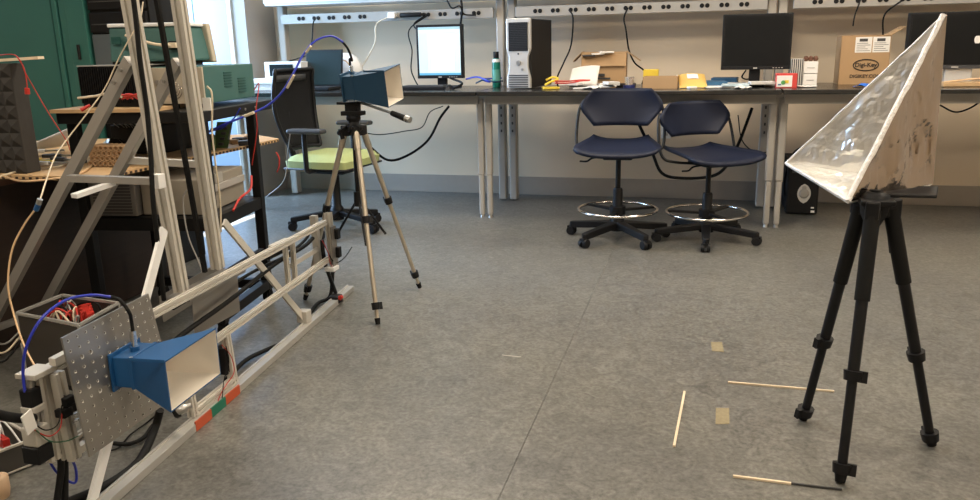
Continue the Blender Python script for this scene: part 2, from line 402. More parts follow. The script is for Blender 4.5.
bench(-3.50, -1.505, 'left lab bench with black top carrying the lit monitor and laptop', [-3.46, -1.535], [-3.40, -1.545],
      [-3.19, -3.055, -2.923, -2.788, -2.655, -2.39, -2.258, -2.12, -1.986, -1.851, -1.716][:5]+[-2.258, -2.12, -1.986, -1.851, -1.716], (-3.37, -1.585))
bench(-1.495, .452, 'middle lab bench with black top above the two navy stools', [-1.475, .425], [-1.455, .425],
      [-1.24+.134*k for k in range(12)], (-1.41, .39))
bench(.462, 2.45, 'right lab bench behind the foil reflector, holding the labelled carton', [.49, 2.42], [.498, 2.42],
      [.714+.137*k for k in range(12)], (.56, 2.38))

# ================================================================ STOOLS
def make_stool(label):
    t = thing('drafting_stool', (0, 0, 0), label, 'stool', local=True)
    b = M()
    for k in range(5):
        a = 2*PI*k/5+PI/2; d = V((math.cos(a), math.sin(a), 0)); n = V((-d.y, d.x, 0))
        M().prism([d*.03+n*.030+V((0, 0, .12)), d*.03-n*.030+V((0, 0, .12)), d*.315-n*.019+V((0, 0, .092)), d*.33+V((0, 0, .088)), d*.315+n*.019+V((0, 0, .092))], (0, 0, -.042)).build('base_arm', BLK, t, .006)
        c = M(); p = d*.315
        for sgn in (-1, 1): c.cyl(p+n*sgn*.006+V((0, 0, .030)), p+n*sgn*.027+V((0, 0, .030)), .030, .026, 16)
        c.cyl(p+V((0, 0, .03)), p+V((0, 0, .075)), .008)
        c.obox(p+V((0, 0, .052)), d*.05, n*.03, V((0, 0, .018)))
        c.build('caster', BLK, t)
    M().lathe((0, 0, .06), [(.045, 0), (.045, .07), (.032, .09), (.030, .26), (.026, .27)], 16).build('gas_column', BLK, t)
    M().lathe((0, 0, .33), [(.016, 0), (.016, .19)], 14).build('piston', BLKM, t)
    fr = M().torus((0, 0, .195), .245, .0095, 48, 8).build('foot_ring', STEEL, t)
    h = M().lathe((0, 0, .165), [(.05, 0), (.05, .05)], 16)
    for k in range(3):
        a = 2*PI*k/3+.4; h.beam((.03*math.cos(a), .03*math.sin(a), .19), (.24*math.cos(a), .24*math.sin(a), .195), .028, .014)
    h.build('ring_hub', BLK, t)
    M().box(-.09, .09, -.12, .10, .52, .55).build('tilt_box', BLKM, t, .01)
    M().tube([(-.05, -.02, .525), (-.15, -.05, .525), (-.19, -.06, .505), (-.235, -.06, .505)], .006).build('lever', BLKM, t)
    # seat: waisted hexagon with soft edges, front at -y
    def seat(u, v):
        x = (u-.5)*2; y = -.24+.48*v
        wdt = .275-.10*v if v > .12 else .263-.03*(.12-v)/.12
        z = .585+.028*abs(x)**3-(.018*max(0, (.25-v)/.25)**2)+.02*v
        z += .05*max(0, v-.85)
        return V((x*wdt, y-.02*(1-x*x)*(1-v), z))
    M().sheet(seat, 14, 10, .022).build('seat', NAVY, t)
    def back(u, v):
        x = (u-.5)*2; z = .70+.225*v
        wdt = (.17+.085*min(1, v/.45)) if v < .45 else (.255-.075*max(0, (v-.55)/.45)**1.5)
        return V((x*wdt, .21-.05*(x*x)+.03*v, z))
    M().sheet(back, 16, 10, -.018).build('backrest', NAVY, t)
    for sg in (-1, 1):
        M().tube([(sg*.10, .02, .535), (sg*.20, .06, .545), (sg*.262, .10, .57), (sg*.275, .135, .66), (sg*.262, .17, .80), (sg*.235, .20, .86)], .009, 8).build('back_support', BLKM, t)
    M().tube([(-.22, .225, .84), (0, .26, .84), (.22, .225, .84)], .008, 8).build('back_brace', BLKM, t)
    return t
st = make_stool('navy drafting stool facing the camera, left of the two at the middle bench')
st2 = dup(st); st2['label'] = 'navy drafting stool turned to the right, beside the bench legs'
st['group'] = st2['group'] = 'drafting stools at the middle bench'
st.location = (-.505, 4.965, 0); st.rotation_euler.z = math.radians(3)
st2.location = (.04, 5.045, 0); st2.rotation_euler.z = math.radians(36); st2.scale = (1, 1, .91)

# green office chair
t = thing('office_chair', (-2.42, 4.93, 0), 'black mesh-back office chair with lime green seat by left bench', 'chair', rz=math.radians(84), local=True)
for k in range(5):
    a = 2*PI*k/5+2.025; d = V((math.cos(a), math.sin(a), 0)); n = V((-d.y, d.x, 0))
    M().prism([d*.03+n*.03+V((0, 0, .14)), d*.03-n*.03+V((0, 0, .14)), d*.32-n*.02+V((0, 0, .095)), d*.32+n*.02+V((0, 0, .095))], (0, 0, -.035)).build('base_arm', BLK, t, .006)
    c = M(); p = d*.31
    for sg in (-1, 1): c.cyl(p+n*sg*.006+V((0, 0, .032)), p+n*sg*.03+V((0, 0, .032)), .032, .028, 16)
    c.cyl(p+V((0, 0, .03)), p+V((0, 0, .08)), .009); c.obox(p+V((0, 0, .056)), d*.055, n*.034, V((0, 0, .02))); c.build('caster', BLK, t)
M().lathe((0, 0, .07), [(.045, 0), (.045, .08), (.032, .10), (.028, .34)], 16).build('gas_column', BLK, t)
M().box(-.12, .12, -.14, .14, .40, .45).build('tilt_box', BLKM, t, .015)
def cush(u, v):
    x = (u-.5)*2; y = (v-.5)*2; e = max(abs(x), abs(y))
    return V((x*.25*(1-.08*y*y), y*.24*(1-.06*x*x), .545-.045*e**6))
M().sheet(cush, 16, 16, .0).build('seat', LIME, t, label='lime green fabric seat cushion')
M().sheet(lambda u, v: cush(u, v)*.99+V((0, 0, -.06)) if False else V(((u-.5)*.49, (v-.5)*.47, .455)), 2, 2, .012).build('seat_pan', BLK, t)
s_ = M(); ring = [cush(u, v) for u, v in [(i/16, 0) for i in range(16)]+[(1, i/16) for i in range(16)]+[(1-i/16, 1) for i in range(16)]+[(0, 1-i/16) for i in range(16)]]
lo = [V((p.x*.99, p.y*.99, .455)) for p in ring]; n_ = len(ring)
s_.add(ring+lo, [(i, n_+i, n_+(i+1) % n_, (i+1) % n_) for i in range(n_)], True); s_.build('seat_side', LIME, t)
def mback(u, v):
    x = (u-.5)*2; wd = .175+.06*math.sin(min(1, v*1.1)*PI*.75)
    return V((x*wd, .27+.05*v-.06*x*x+.04*math.sin(v*PI), .56+.52*v))
M().sheet(mback, 12, 12, .006).build('mesh_back', MESHB, t)
edge = [mback(0, i/10) for i in range(11)]+[mback(i/8, 1) for i in range(1, 9)]+[mback(1, 1-i/10) for i in range(1, 11)]+[mback(1-i/8, 0) for i in range(1, 9)]
M().tube(edge, .013, 8, 3).build('back_frame', BLK, t)
M().sheet(lambda u, v: mback(.12+.76*u, .86+.08*v)+V((0, -.008, 0)), 8, 2, .004).build('head_band', DGREY, t)
M().tube([(0, .12, .43), (0, .26, .44), (0, .34, .56), (0, .35, .80)], .022, 8).build('back_stem', BLK, t)
for sg in (-1, 1):
    ar = M().tube([(sg*.20, .02, .44), (sg*.29, .02, .45), (sg*.30, .02, .52), (sg*.30, .02, .69)], .017, 8).build('armrest', BLK, t)
    M().box(sg*.30-.04, sg*.30+.04, -.13, .13, .69, .72).build('arm_pad', DGREY, ar, .012)

# ================================================================ THINGS ON THE LEFT BENCH
def mid(a, b): return (a+b)/2
def pxbox(x0, x1, ytop, Y, dep, z0=TOP):
    a = Yp(x0, ytop, Y); b = Yp(x1, ytop, Y); z1 = (a.z+b.z)/2
    return a.x, b.x, Y, Y+dep, z0, z1
x0, x1, y0, y1, z0, z1 = pxbox(252, 302, 79, 5.6, .35)
for k, (dx, h0, h1, m_) in enumerate(((0, 0, .025, PAPERG), (.012, .026, .05, PAPER), (-.01, .051, .085, PAPER))):
    tag(M().box(-3.47+dx, -3.12+dx, 5.62+dx, 5.95, TOP+h0, TOP+h1).build('paper_stack', m_, None, .003),
        ('lowest grey bundle of papers at the far left end of the left bench', 'middle bundle of white papers under the display box, left bench', 'topmost white paper bundle directly under the white display box')[k], 'papers', 'paper bundles under the display box')
t = thing('bench_meter', (-3.2, 5.75, TOP+.086), 'white bench meter with dark display on top of paper stack', 'instrument')
a = Yp(264, 62, 5.7); b = Yp(302, 78, 5.7)
M().box(a.x, b.x, 5.7, 5.95, TOP+.086, a.z).build('case', WHITE, t, .004)
M().box(a.x+.045, b.x-.07, 5.695, 5.70, TOP+.105, a.z-.02).build('display', SCRN, t)
for k in range(3): M().cyl((b.x-.02, 5.70, TOP+.11+k*.022), (b.x-.02, 5.69, TOP+.11+k*.022), .006).build('knob', GREYM, t)
# laptop
t = thing('laptop', (-2.95, 5.7, TOP), 'open dark laptop beside the white bench meter', 'laptop')
a = Yp(303, 50, 5.78); b = Yp(342, 82, 5.78)
M().prism([(a.x, 5.78, TOP+.02), (b.x, 5.78, TOP+.02), (b.x, 5.83, a.z), (a.x, 5.83, a.z)], (0, .01, 0)).build('lid', BLK, t, .003)
M().prism([(a.x+.012, 5.779, TOP+.035), (b.x-.012, 5.779, TOP+.035), (b.x-.012, 5.826, a.z-.012), (a.x+.012, 5.826, a.z-.012)], (0, .002, 0)).build('screen', SCRNL, t)
M().box(a.x, b.x, 5.54, 5.79, TOP+.002, TOP+.022).build('keyboard_base', BLK, t, .004)
k_ = M()
for i in range(12):
    for j in range(5): k_.box(a.x+.02+i*.021, a.x+.038+i*.021, 5.64+j*.022, 5.66+j*.022, TOP+.022, TOP+.0245)
k_.build('keys', DGREY, t)
# round white speaker-like device
t = thing('desk_fan_heater', (-2.68, 5.95, TOP), 'rounded white device standing behind the laptop', 'device')
a = Yp(350, 50, 6.0)
M().lathe((a.x-.03, 5.93, TOP+.135), [(.09, 0), (.135, .02), (.135, .06), (.11, .08)], 28, (0.1, 1, 0)).build('shell', WHITE, t)
M().box(a.x-.09, a.x+.03, 5.92, 6.0, TOP, TOP+.03).build('foot', WHITE, t, .01)
for i in range(7):
    a = Yp(337+i*3, 76-(i % 3)*3, 5.85)
    tag(M().cyl((a.x, 5.85, TOP+.003+.012*(i % 3)), (a.x+.02, 5.86, TOP+.05+.015*(i % 3)), .012, .009, 8).build('brass_adapter', CHAMP), '%s brass coax adapter of the pile right of the laptop' % ('leftmost', 'second from left', 'third from left', 'middle', 'third from right', 'second from right', 'rightmost')[i], 'adapter', 'brass adapters beside laptop')
tag(M().tube([Yp(334, 72, 5.86), Yp(343, 60, 5.87), Yp(352, 70, 5.86), Yp(345, 80, 5.84), Yp(336, 76, 5.84)], .005).build('tan_wire_coil', ORANGEC), 'loop of tan wire lying among brass adapters', 'wire')
# lit monitor
def monitor(nm, xa, ya, xb, yb, Y, label, lit=False, neck=True, thick=.05, standx=None):
    a = Yp(xa, ya, Y); b = Yp(xb, yb, Y); zt = a.z; zb = b.z; x0, x1 = a.x, b.x; xm = mid(x0, x1) if standx is None else standx
    t = thing(nm, (xm, Y+.05, TOP), label, 'monitor')
    bz = .018
    M().box(x0, x1, Y, Y+thick, zb, zt).build('housing', BLK, t, .004)
    sc = M().box(x0+bz, x1-bz, Y-.002, Y+.001, zb+bz+.006, zt-bz).build('screen', mat('lit_screen', (.62, .78, .82), .6, emit=.3, spec=.1) if lit else SCRN, t)
    M().box(x0+.002, x1-.002, Y-.006, Y, zb, zb+bz+.004).build('lower_bezel', BLK, t, .002)
    M().box(xm-.035, xm+.035, Y+.03, Y+.07, TOP+.01, zb+.12).build('neck', BLK, t, .004)
    M().box(xm-.12, xm+.12, Y-.06, Y+.16, TOP, TOP+.014).build('stand_base', BLK, t, .005)
    bt = M()
    for k in range(4): bt.box(x1-.11+k*.018, x1-.10+k*.018, Y-.0075, Y-.005, zb+.008, zb+.012)
    bt.build('buttons', GREYM, t)
    M().box(mid(x0, x1)-.012, mid(x0, x1)+.012, Y-.0075, Y-.005, zb+.006, zb+.014).build('badge', GREYM, t)
    return t, sc, (x0, x1, zb+bz+.006, zt-bz, Y)
t, sc, (x0, x1, zb, zt, Y) = monitor('monitor', 415.5, 25, 463.5, 78, 5.78, 'switched-on monitor with bright document window on left bench', True, thick=.045)
W_, H_ = x1-x0, zt-zb
def scr(nm, u0, u1, v0, v1, col, e=.35, k=1):
    e *= .55
    M().box(x0+bz_+u0*(W_-2*bz_), x0+bz_+u1*(W_-2*bz_), Y-.0025-.0005*k, Y-.0018, zb+v0*H_, zb+v1*H_).build(nm, mat('screen_'+nm, col, .3, emit=e), sc)
bz_ = .018
scr('taskbar', 0, 1, 0, .045, (.12, .42, .62))
scr('title_bar', 0, 1, .95, 1, (.35, .55, .66))
scr('toolbar', 0, 1, .88, .95, (.60, .70, .72), .7)
scr('side_panel', 0, .2, .05, .88, (.55, .70, .73), .7)
scr('page', .3, .86, .09, .86, (.78, .88, .86), .8)
ln = M()
for i in range(13):
    ln.box(x0+bz_+.34*(W_-2*bz_), x0+bz_+(.5+.3*random.random())*(W_-2*bz_), Y-.0042, Y-.0035, zb+(.15+i*.05)*H_, zb+(.158+i*.05)*H_)
ln.build('text_lines', mat('screen_text', (.45, .55, .56), .3, emit=.5), sc)
# keyboard and mouse
t = thing('keyboard', (-2.1, 5.62, TOP), 'black keyboard in front of the lit monitor', 'keyboard')
a = Yp(403, 86, 5.6).x; b = Yp(447, 86, 5.6).x
M().prism([(a, 5.53, TOP), (b, 5.53, TOP), (b, 5.69, TOP), (a, 5.69, TOP)], (0, 0, .022)).build('case', BLK, t, .004)
k_ = M()
for i in range(18):
    for j in range(6): k_.box(a+.012+i*(b-a-.024)/18, a+.010+(i+.86)*(b-a-.024)/18+.002, 5.545+j*.023, 5.563+j*.023, TOP+.022, TOP+.03)
k_.build('keys', DGREY, t)
a = Yp(449, 86, 5.58)
t = thing('mouse', (a.x, 5.58, TOP), 'black mouse at the right end of the keyboard', 'mouse')
M().sheet(lambda u, v: V((a.x+(u-.5)*.06, 5.53+v*.11, TOP+.036*max(0, math.sin(u*PI))**.5*max(0, math.sin(v*PI))**.5)), 8, 8).build('shell', BLK, t)
M().cyl((a.x-.003, 5.555, TOP+.031), (a.x+.003, 5.555, TOP+.031), .006).build('wheel', DGREY, t)
# bottle
a = Yp(496.5, 80, 5.85)
t = thing('bottle', (a.x, 5.85, TOP), 'green liquid bottle with dark cap left of the workstation tower', 'bottle')
M().lathe((a.x, 5.85, TOP), [(.028, 0), (.032, .01), (.032, .17), (.026, .20), (.020, .21)], 20).build('body', TEALB, t)
M().lathe((a.x, 5.85, TOP+.21), [(.021, 0), (.021, .045), (.019, .048)], 16).build('cap', BLK, t)
M().lathe((a.x, 5.85, TOP+.05), [(.0325, 0), (.0325, .08)], 20).build('label_band', mat('bottle_label', (.12, .38, .30), .5), t)
M().lathe((a.x, 5.85, TOP+.182), [(.031, 0), (.0265, .022)], 20).build('collar', WHITE, t)
# workstation tower
a = Yp(506, 18, 5.55); b = Yp(531.5, 88, 5.55)
t = thing('workstation_tower', (a.x, 5.55, TOP), 'silver-fronted workstation tower standing on the joint of two benches', 'computer')
x0, x1, zt = a.x, b.x, a.z
M().box(x0+.008, x1-.003, 5.575, 6.02, TOP+.01, zt-.008).build('case', BLKCASE, t, .004)
cx = mid(x0, x1); hw = (x1-x0)/2; H_ = zt-TOP
def outl(z):    # front half width profile
    v = (z-TOP)/H_
    if v > .56: return hw
    if v > .46: return hw-(.56-v)/.10*hw*.22
    if v > .30: return hw*.78
    if v > .16: return hw*(.78+(.30-v)/.14*.20)
    return hw*.98
zs = [TOP+.008+(H_-.012)*i/30 for i in range(31)]
poly = [(cx-outl(z), 5.55, z) for z in zs]+[(cx+outl(z), 5.55, z) for z in zs[::-1]]
M().prism(poly, (0, .03, 0)).build('front_bezel', SILV, t, .003)
M().box(cx-hw*.80, cx+hw*.80, 5.545, 5.552, TOP+.54*H_, zt-.03).build('upper_grille', BLK, t, .002)
g_ = M()
for k in range(16): g_.box(cx-hw*.76, cx+hw*.76, 5.543, 5.546, TOP+(.56+.024*k)*H_, TOP+(.563+.024*k)*H_)
g_.build('mesh_lines', DGREY, t)
for k in range(6): M().box(cx-hw*.80, cx+hw*.80, 5.546, 5.552, TOP+(.03+.032*k)*H_, TOP+(.045+.032*k)*H_).build('vent_slat', DGREY, t)
M().cyl((cx, 5.55, TOP+.37*H_), (cx, 5.542, TOP+.37*H_), .018, .016, 18).build('power_button', STEELD, t)
M().cyl((cx+.028, 5.55, TOP+.28*H_), (cx+.028, 5.546, TOP+.28*H_), .009).build('badge', STEELD, t)
M().cyl((cx-.0, 5.55, TOP+.50*H_), (cx, 5.546, TOP+.50*H_), .006).build('badge', BLK, t)
t.rotation_euler.z = math.radians(-8)
for sgn, nm in ((0, 'blue data cable looped behind the bottle on left bench'), (1, 'blue data cable trailing toward the workstation tower foot')):
    cable('data_cable', [Yp(466+sgn*10, 79+sgn*4, 5.8), Yp(478+sgn*8, 77+sgn*2, 5.75), Yp(490+sgn*4, 82, 5.7), Yp(482+sgn*20, 79+sgn*2, 5.85), Yp(502, 78+sgn*3, 5.9)], .006, BLUEC if not sgn else HORNB2, nm)
cable('power_cable', [Yp(461, 0, 6.05), Yp(462, 12, 6.05), Yp(458, 40, 6.1), Yp(452, 65, 6.08), Yp(448, 76, 6.0), Yp(462, 83, 5.6), (-1.75, 5.55, TOP+.008)], .009, RUB, 'thick black cord hanging from the shelf right of the lit monitor')
cable('power_cable', [(-3.055, 6.07, 1.457), Yp(313, 24, 6.05), Yp(312, 40, 6.05), Yp(308, 54, 6.0), Yp(296, 59, 6.0), (-3.3, 5.98, TOP+.19), (-3.34, 5.97, TOP+.02)], .005, RUB, 'thin black cord plugged in above the laptop')
cable('power_cable', [(-2.39, 6.06, 1.457), Yp(376.5, 24, 6.05), Yp(375, 42, 6.05), Yp(366, 60, 6.05), Yp(352, 82, 6.0), (-2.75, 6.0, TOP+.006)], .005, CREAMC, 'cream cord hanging from a white plug above the silver tripod')
a = V((-2.42, 6.07, 1.457))
t = thing('power_adapter', (-2.39, 6.05, 1.457), 'white plug adapter in the left power raceway', 'plug')
M().box(-2.42, -2.36, 6.03, 6.084, 1.435, 1.48).build('body', WHITE, t, .005)
M().box(-2.36, -2.345, 6.04, 6.07, 1.443, 1.47).build('strain_relief', GREYM, t, .002)
t = thing('black_plug', (-2.2, 6.05, 1.452), 'long black plug lying across the left raceway outlets', 'plug')
M().tube([(-2.32, 6.06, 1.457), (-2.26, 6.045, 1.458), (-2.2, 6.045, 1.457), (-2.15, 6.05, 1.457)], .018, 10).build('body', RUB, t)
M().tube([(-2.16, 6.05, 1.457), (-2.11, 6.055, 1.457)], .009, 8).build('strain_relief', RUB, t)
cable('power_cable', [(-2.10, 6.06, 1.45), Yp(409, 30, 6.05), Yp(412, 50, 6.06), Yp(411, 68, 6.06), Yp(414, 78, 5.95), (-2.1, 5.8, TOP+.006)], .005, RUB, 'thin dark wavy cord left of the lit monitor')
cable('power_cable', [(-2.12, 6.06, 1.45), Yp(414, 24, 6.04), Yp(419, 32, 6.0), (-2.03, 5.95, 1.2)], .006, RUB, 'short black cord going behind the lit monitor')
cable('power_cable', [Yp(447, 0, 6.0), Yp(452, 8, 6.0), Yp(460, 6, 6.0), Yp(464, 14, 6.05), Yp(476, 15, 6.07)], .006, RUB, 'black cord drooping from shelf into raceway near the uprights')
# things on the overhead shelf
t = thing('shelf_box', (-2.0, 6.1, 1.585), 'pale grey box on the shelf above the lit monitor', 'box')
a = Yp(410, 10, 5.98).x; b = Yp(441, 10, 5.98).x
M().box(a, b, 5.97, 6.3, 1.606, 1.75).build('body', GREYM, t, .004); M().box(a-.005, b+.005, 5.965, 6.3, 1.70, 1.76).build('lid', WHITE, t, .003)
t = thing('shelf_bracket_box', (-2.3, 6.1, 1.585), 'black box on the shelf left of the grey box', 'box')
a = Yp(387, 10, 5.98).x; b = Yp(406, 10, 5.98).x
M().box(a, b, 5.98, 6.3, 1.606, 1.78).build('body', BLK, t, .004); M().box(a+.02, b-.02, 5.977, 5.981, 1.65, 1.74).build('panel', DGREY, t)

# cables under the left bench
cable('power_cable', [Yp(369, 146, 5.6), Yp(388, 160, 5.8), Yp(408, 155, 5.9), Yp(428, 140, 6.0), Yp(440, 118, 6.05), Yp(449, 106, 6.06)], .010, RUB, 'thick black cord swooping under the left bench')
cable('power_cable', [Yp(360, 132, 5.8), Yp(380, 134.5, 5.9), Yp(405, 131, 6.0), Yp(422, 127, 6.05), Yp(430, 112, 6.1), Yp(443, 106, 6.1)], .004, RUB, 'thin black cord under the left bench above the thick one')
# under the middle bench
cable('power_cable', [Yp(638, 122, 5.7), Yp(652, 152, 5.7), Yp(662, 173, 5.7), Yp(682, 178, 5.7), Yp(712, 176, 5.7), Yp(727, 165, 5.7), Yp(740, 140, 5.8), Yp(752, 108, 5.9)], .011, RUB, 'thick black cable looping behind the two navy stools')
cable('power_cable', [Yp(738, 115, 6.0), Yp(742, 140, 6.0), Yp(755, 152, 6.0), Yp(768, 152, 6.1)], .004, RUB, 'thin black cable hanging beside the right bench legs')
cable('power_cable', [Yp(940, 105, 6.2), Yp(955, 112, 6.2), Yp(970, 108, 6.1), Yp(985, 98, 6.0)], .006, RUB, 'black cable under the right bench beyond the foil')

# ================================================================ MIDDLE BENCH THINGS
def carton(nm, label, x0, x1, Y, dep, zt, rz=0, open_=False, z0=TOP, flaps=(), thick=.006):
    cx = mid(x0, x1); t = thing(nm, (cx, Y+dep/2, z0), label, 'box')
    a = V((math.cos(rz), math.sin(rz), 0)); b = V((-a.y, a.x, 0)); c = V((cx, Y+dep/2, 0)); w_ = x1-x0
    h = zt-z0; zc = z0+h/2
    for nmw, off, sx, sy in (('side', -b*(dep/2), w_, thick), ('side', b*(dep/2), w_, thick), ('end', -a*(w_/2), thick, dep), ('end', a*(w_/2), thick, dep)):
        M().obox(c+off+V((0, 0, zc)), a*sx, b*sy, V((0, 0, h))).build(nmw, CARD, t)
    M().obox(c+V((0, 0, z0+.004)), a*w_, b*dep, V((0, 0, .006))).build('bottom', CARDD, t)
    for s_, kind, L, ang in flaps:
        if s_ in 'LR':
            sg = -1 if s_ == 'L' else 1; p = c+a*(sg*w_/2)+V((0, 0, zt)); q = p+a*sg*L*math.cos(ang)+V((0, 0, L*math.sin(ang)))
            M().prism([p-b*dep/2, p+b*dep/2, q+b*dep/2, q-b*dep/2], V((0, 0, .005))).build('flap', CARD, t)
        else:
            sg = -1 if s_ == 'F' else 1; p = c+b*(sg*dep/2)+V((0, 0, zt)); q = p+b*sg*L*math.cos(ang)+V((0, 0, L*math.sin(ang)))
            M().prism([p-a*w_/2, p+a*w_/2, q+a*w_/2, q-a*w_/2], b*sg*-.005).build('flap', CARD, t)
    return t
a = Yp(581, 60, 5.86).x; b = Yp(625, 60, 5.86).x; zt = Yp(600, 52, 5.86).z
t = carton('cardboard_box', 'open cardboard box with spread flaps on the middle bench', a, b, 5.86, .22, zt, rz=.06,
           flaps=(('L', 0, .09, -.8), ('R', 0, .12, -.6), ('F', 0, .10, -1.35)))
M().box(a+.10, b-.10, 5.848, 5.852, TOP+.05, TOP+.062).build('printed_line', DGREY, t)
M().box(a+.09, b-.14, 5.846, 5.85, TOP+.07, TOP+.09).build('printed_line', DGREY, t)
p = Yp(592, 50, 5.82)
for k in range(3):
    tag(M().cbox((a+.06+.06*k, 5.86, zt-.022+.01*k), .09, .1, .012, .2*k).build('packing_bag', PAPER if k else DGREY, None, .003),
        ('dark strip lying on top of the open cardboard box', 'white packing slip on the open box, near its middle', 'white packing slip on the open box, at its right')[k], 'packing', 'packing on the open box')
def crumple(name, px0, px1, py0, Y, label, m, h, cat='paper', depth=.12, seed=1, amp=.012, bow=.02):
    rr = random.Random(seed); a = Yp(px0, 85, Y).x; b = Yp(px1, 85, Y).x
    gr = [[rr.uniform(-1, 1) for _ in range(9)] for _ in range(7)]
    def fn(u, v):
        i = min(7, int(u*8)); j = min(5, int(v*6))
        zz = TOP+.004+h*(.35+.65*math.sin(PI*min(1, max(0, u)))**.5*(.6+.4*v))+gr[j][i]*amp
        return V((a+(b-a)*u+gr[j][i]*.004, Y+depth*v, max(TOP+.002, zz)))
    return tag(M().sheet(fn, 8, 6, .0).build(name, m), label, cat)
# upright crumpled sheet
a = Yp(569, 80, 5.68); b = Yp(599, 66, 5.68)
rr = random.Random(4)
tag(M().sheet(lambda u, v: V((a.x+(b.x-a.x)*(.02+u*.94+.03*v), 5.66+.10*v*v+.008*math.sin(u*5+v*3), TOP+.004+(b.z-TOP)*v**.8*(.86+.14*math.sin(u*2.2)))), 12, 8, .002).build('curled_sheet', PAPER), 'white curled sheet leaning against the open cardboard box', 'paper')
def flat(nm, px0, px1, Y, dep, h, rz, m, label, cat='paper', z=0, group=None):
    a = Yp(px0, 82, Y).x; b = Yp(px1, 82, Y).x
    return tag(M().cbox((mid(a, b), Y+dep/2, TOP+.002+z+h/2), b-a, dep, h, rz).build(nm, m, None, min(.002, h*.3)), label, cat, group)
flat('booklet', 541, 557, 5.50, .12, .012, .3, YEL, 'yellow printed booklet at the left end of the middle bench clutter', 'booklet')
a = Yp(546, 80, 5.6)
cable('yellow_strap', [a, Yp(553, 77, 5.62), Yp(558, 79, 5.58), Yp(550, 82, 5.52), Yp(545, 85, 5.5)], .008, YEL, 'bright yellow strap over the booklet on the middle bench', cat='strap')
for k, (p0, p1, Yy, r_, m_) in enumerate(((572, 592, 5.47, .1, PAPER), (588, 612, 5.5, -.15, PAPERG), (597, 618, 5.62, .2, PAPER), (560, 580, 5.55, -.2, PAPER), (604, 616, 5.45, .4, PAPERG))):
    flat('paper_sheet', p0, p1, Yy, .14, .006+.003*k, r_, m_, ('white paper at the bench edge, before the curled sheet', 'grey paper on the pile before the open cardboard box', 'white paper under the front flap of the open box', 'white paper at the left end, by the yellow strap', 'small grey paper at the bench edge before the black tray')[k], 'paper', .007*k, 'loose papers before the open box')
for k, dy in enumerate((0, .03)):
    cable('red_lead', [Yp(555, 83-k*2, 5.5+dy), Yp(568, 83-k*2, 5.52+dy), Yp(580, 81-k, 5.55+dy), Yp(590, 80, 5.6+dy)], .005, REDC, ('lower red test lead lying on the middle bench papers', 'upper red test lead lying on the middle bench papers')[k])
flat('black_tray', 616, 634, 5.7, .18, .02, 0, BLK, 'flat black tray behind the papers, right of the open box', 'tray')
a = Yp(629, 80, 5.6)
t = thing('clear_cup', (a.x, 5.62, TOP), 'pale clear plastic cup with blue base on middle bench', 'cup')
M().lathe((a.x, 5.62, TOP+.02), [(.026, 0), (.034, .055)], 18).build('body', mat('clear_plastic', (.8, .8, .82), .1, trans=.8), t)
M().lathe((a.x, 5.62, TOP), [(.04, 0), (.04, .02)], 18).build('base', mat('dark_blue', (.02, .03, .15), .4), t)
# shallow carton tray
a = Yp(643, 85, 5.5).x; b = Yp(677, 85, 5.5).x
t = carton('carton_tray', 'shallow cardboard tray behind the left navy stool', a, b, 5.5, .2, Yp(650, 77, 5.5).z)
flat('paper_wad', 645, 662, 5.55, .1, .035, .2, PAPER, 'folded white paper in the left half of the shallow cardboard tray', 'paper', .012)
flat('paper_wad', 662, 673, 5.55, .1, .04, -.3, PAPERG, 'folded grey paper in the right half of the shallow tray', 'paper', .012)
a = Yp(643, 80, 5.76).x; b = Yp(658, 80, 5.76).x
t = thing('yellow_carton', (mid(a, b), 5.8, TOP), 'small yellow box standing behind the shallow cardboard tray', 'box')
M().box(a, b, 5.76, 5.84, TOP, Yp(650, 69.5, 5.76).z).build('body', YEL, t, .002); M().box(a+.01, b-.01, 5.758, 5.76, TOP+.03, TOP+.045).build('printed_panel', PAPER, t)
# padded envelopes
def pillow(nm, px0, px1, Y, dep, h, m, label, rz=0, lift=0, cat='envelope'):
    a = Yp(px0, 82, Y).x; b = Yp(px1, 82, Y).x; c = V((mid(a, b), Y+dep/2, TOP+.004)); ax = V((math.cos(rz), math.sin(rz), 0))*(b-a); ay = V((-math.sin(rz), math.cos(rz), 0))*dep
    rr = random.Random(px0)
    t = thing(nm, c, label, cat)
    def fn(u, v): return c+ax*(u-.5)+ay*(v-.5)+V((0, 0, lift*v+h*(max(0, math.sin(PI*u)*math.sin(PI*v))**.4)+rr.uniform(0, .004)))
    M().sheet(fn, 10, 8).build('pouch', m, t)
    def fn2(u, v): return fn(.3+.4*u, .3+.35*v)+V((0, 0, .006))
    M().sheet(fn2, 4, 3).build('address_label', PAPER, t)
    return t
pillow('padded_envelope', 678, 706, 5.5, .24, .03, YELE, 'tan padded envelope with white label between tray and blue folder', .1, .075)
pillow('padded_envelope', 668, 690, 5.72, .16, .04, PAPERG, 'greyish crumpled envelope behind the tan padded envelope', -.2, .04)
flat('blue_folder', 702, 726, 5.62, .22, .035, .1, BLUEF, 'blue folder lying left of the switched-off monitor', 'folder')
flat('blue_folder', 712, 738, 5.82, .16, .05, -.1, BLUEF, 'blue folder behind, half hidden by the switched-off monitor', 'folder')
for k, (p0, p1, Yy, r_, m_) in enumerate(((706, 730, 5.48, .05, PAPER), (722, 750, 5.46, -.05, mat('pale_blue_paper', (.45, .55, .58), .8)), (750, 775, 5.47, .08, PAPERG), (726, 750, 5.66, 0, PAPER))):
    flat('paper_sheet', p0, p1, Yy, .16, .008+.004*k, r_, m_, ('white sheet just left of the switched-off monitor, in front of the blue folders', 'pale blue sheet under the left half of the switched-off monitor', 'grey sheet lying below the right half of the switched-off monitor', 'white sheet tucked behind the others below the switched-off monitor')[k], 'paper', .01*k if k != 3 else 0, 'papers at the switched-off monitor')
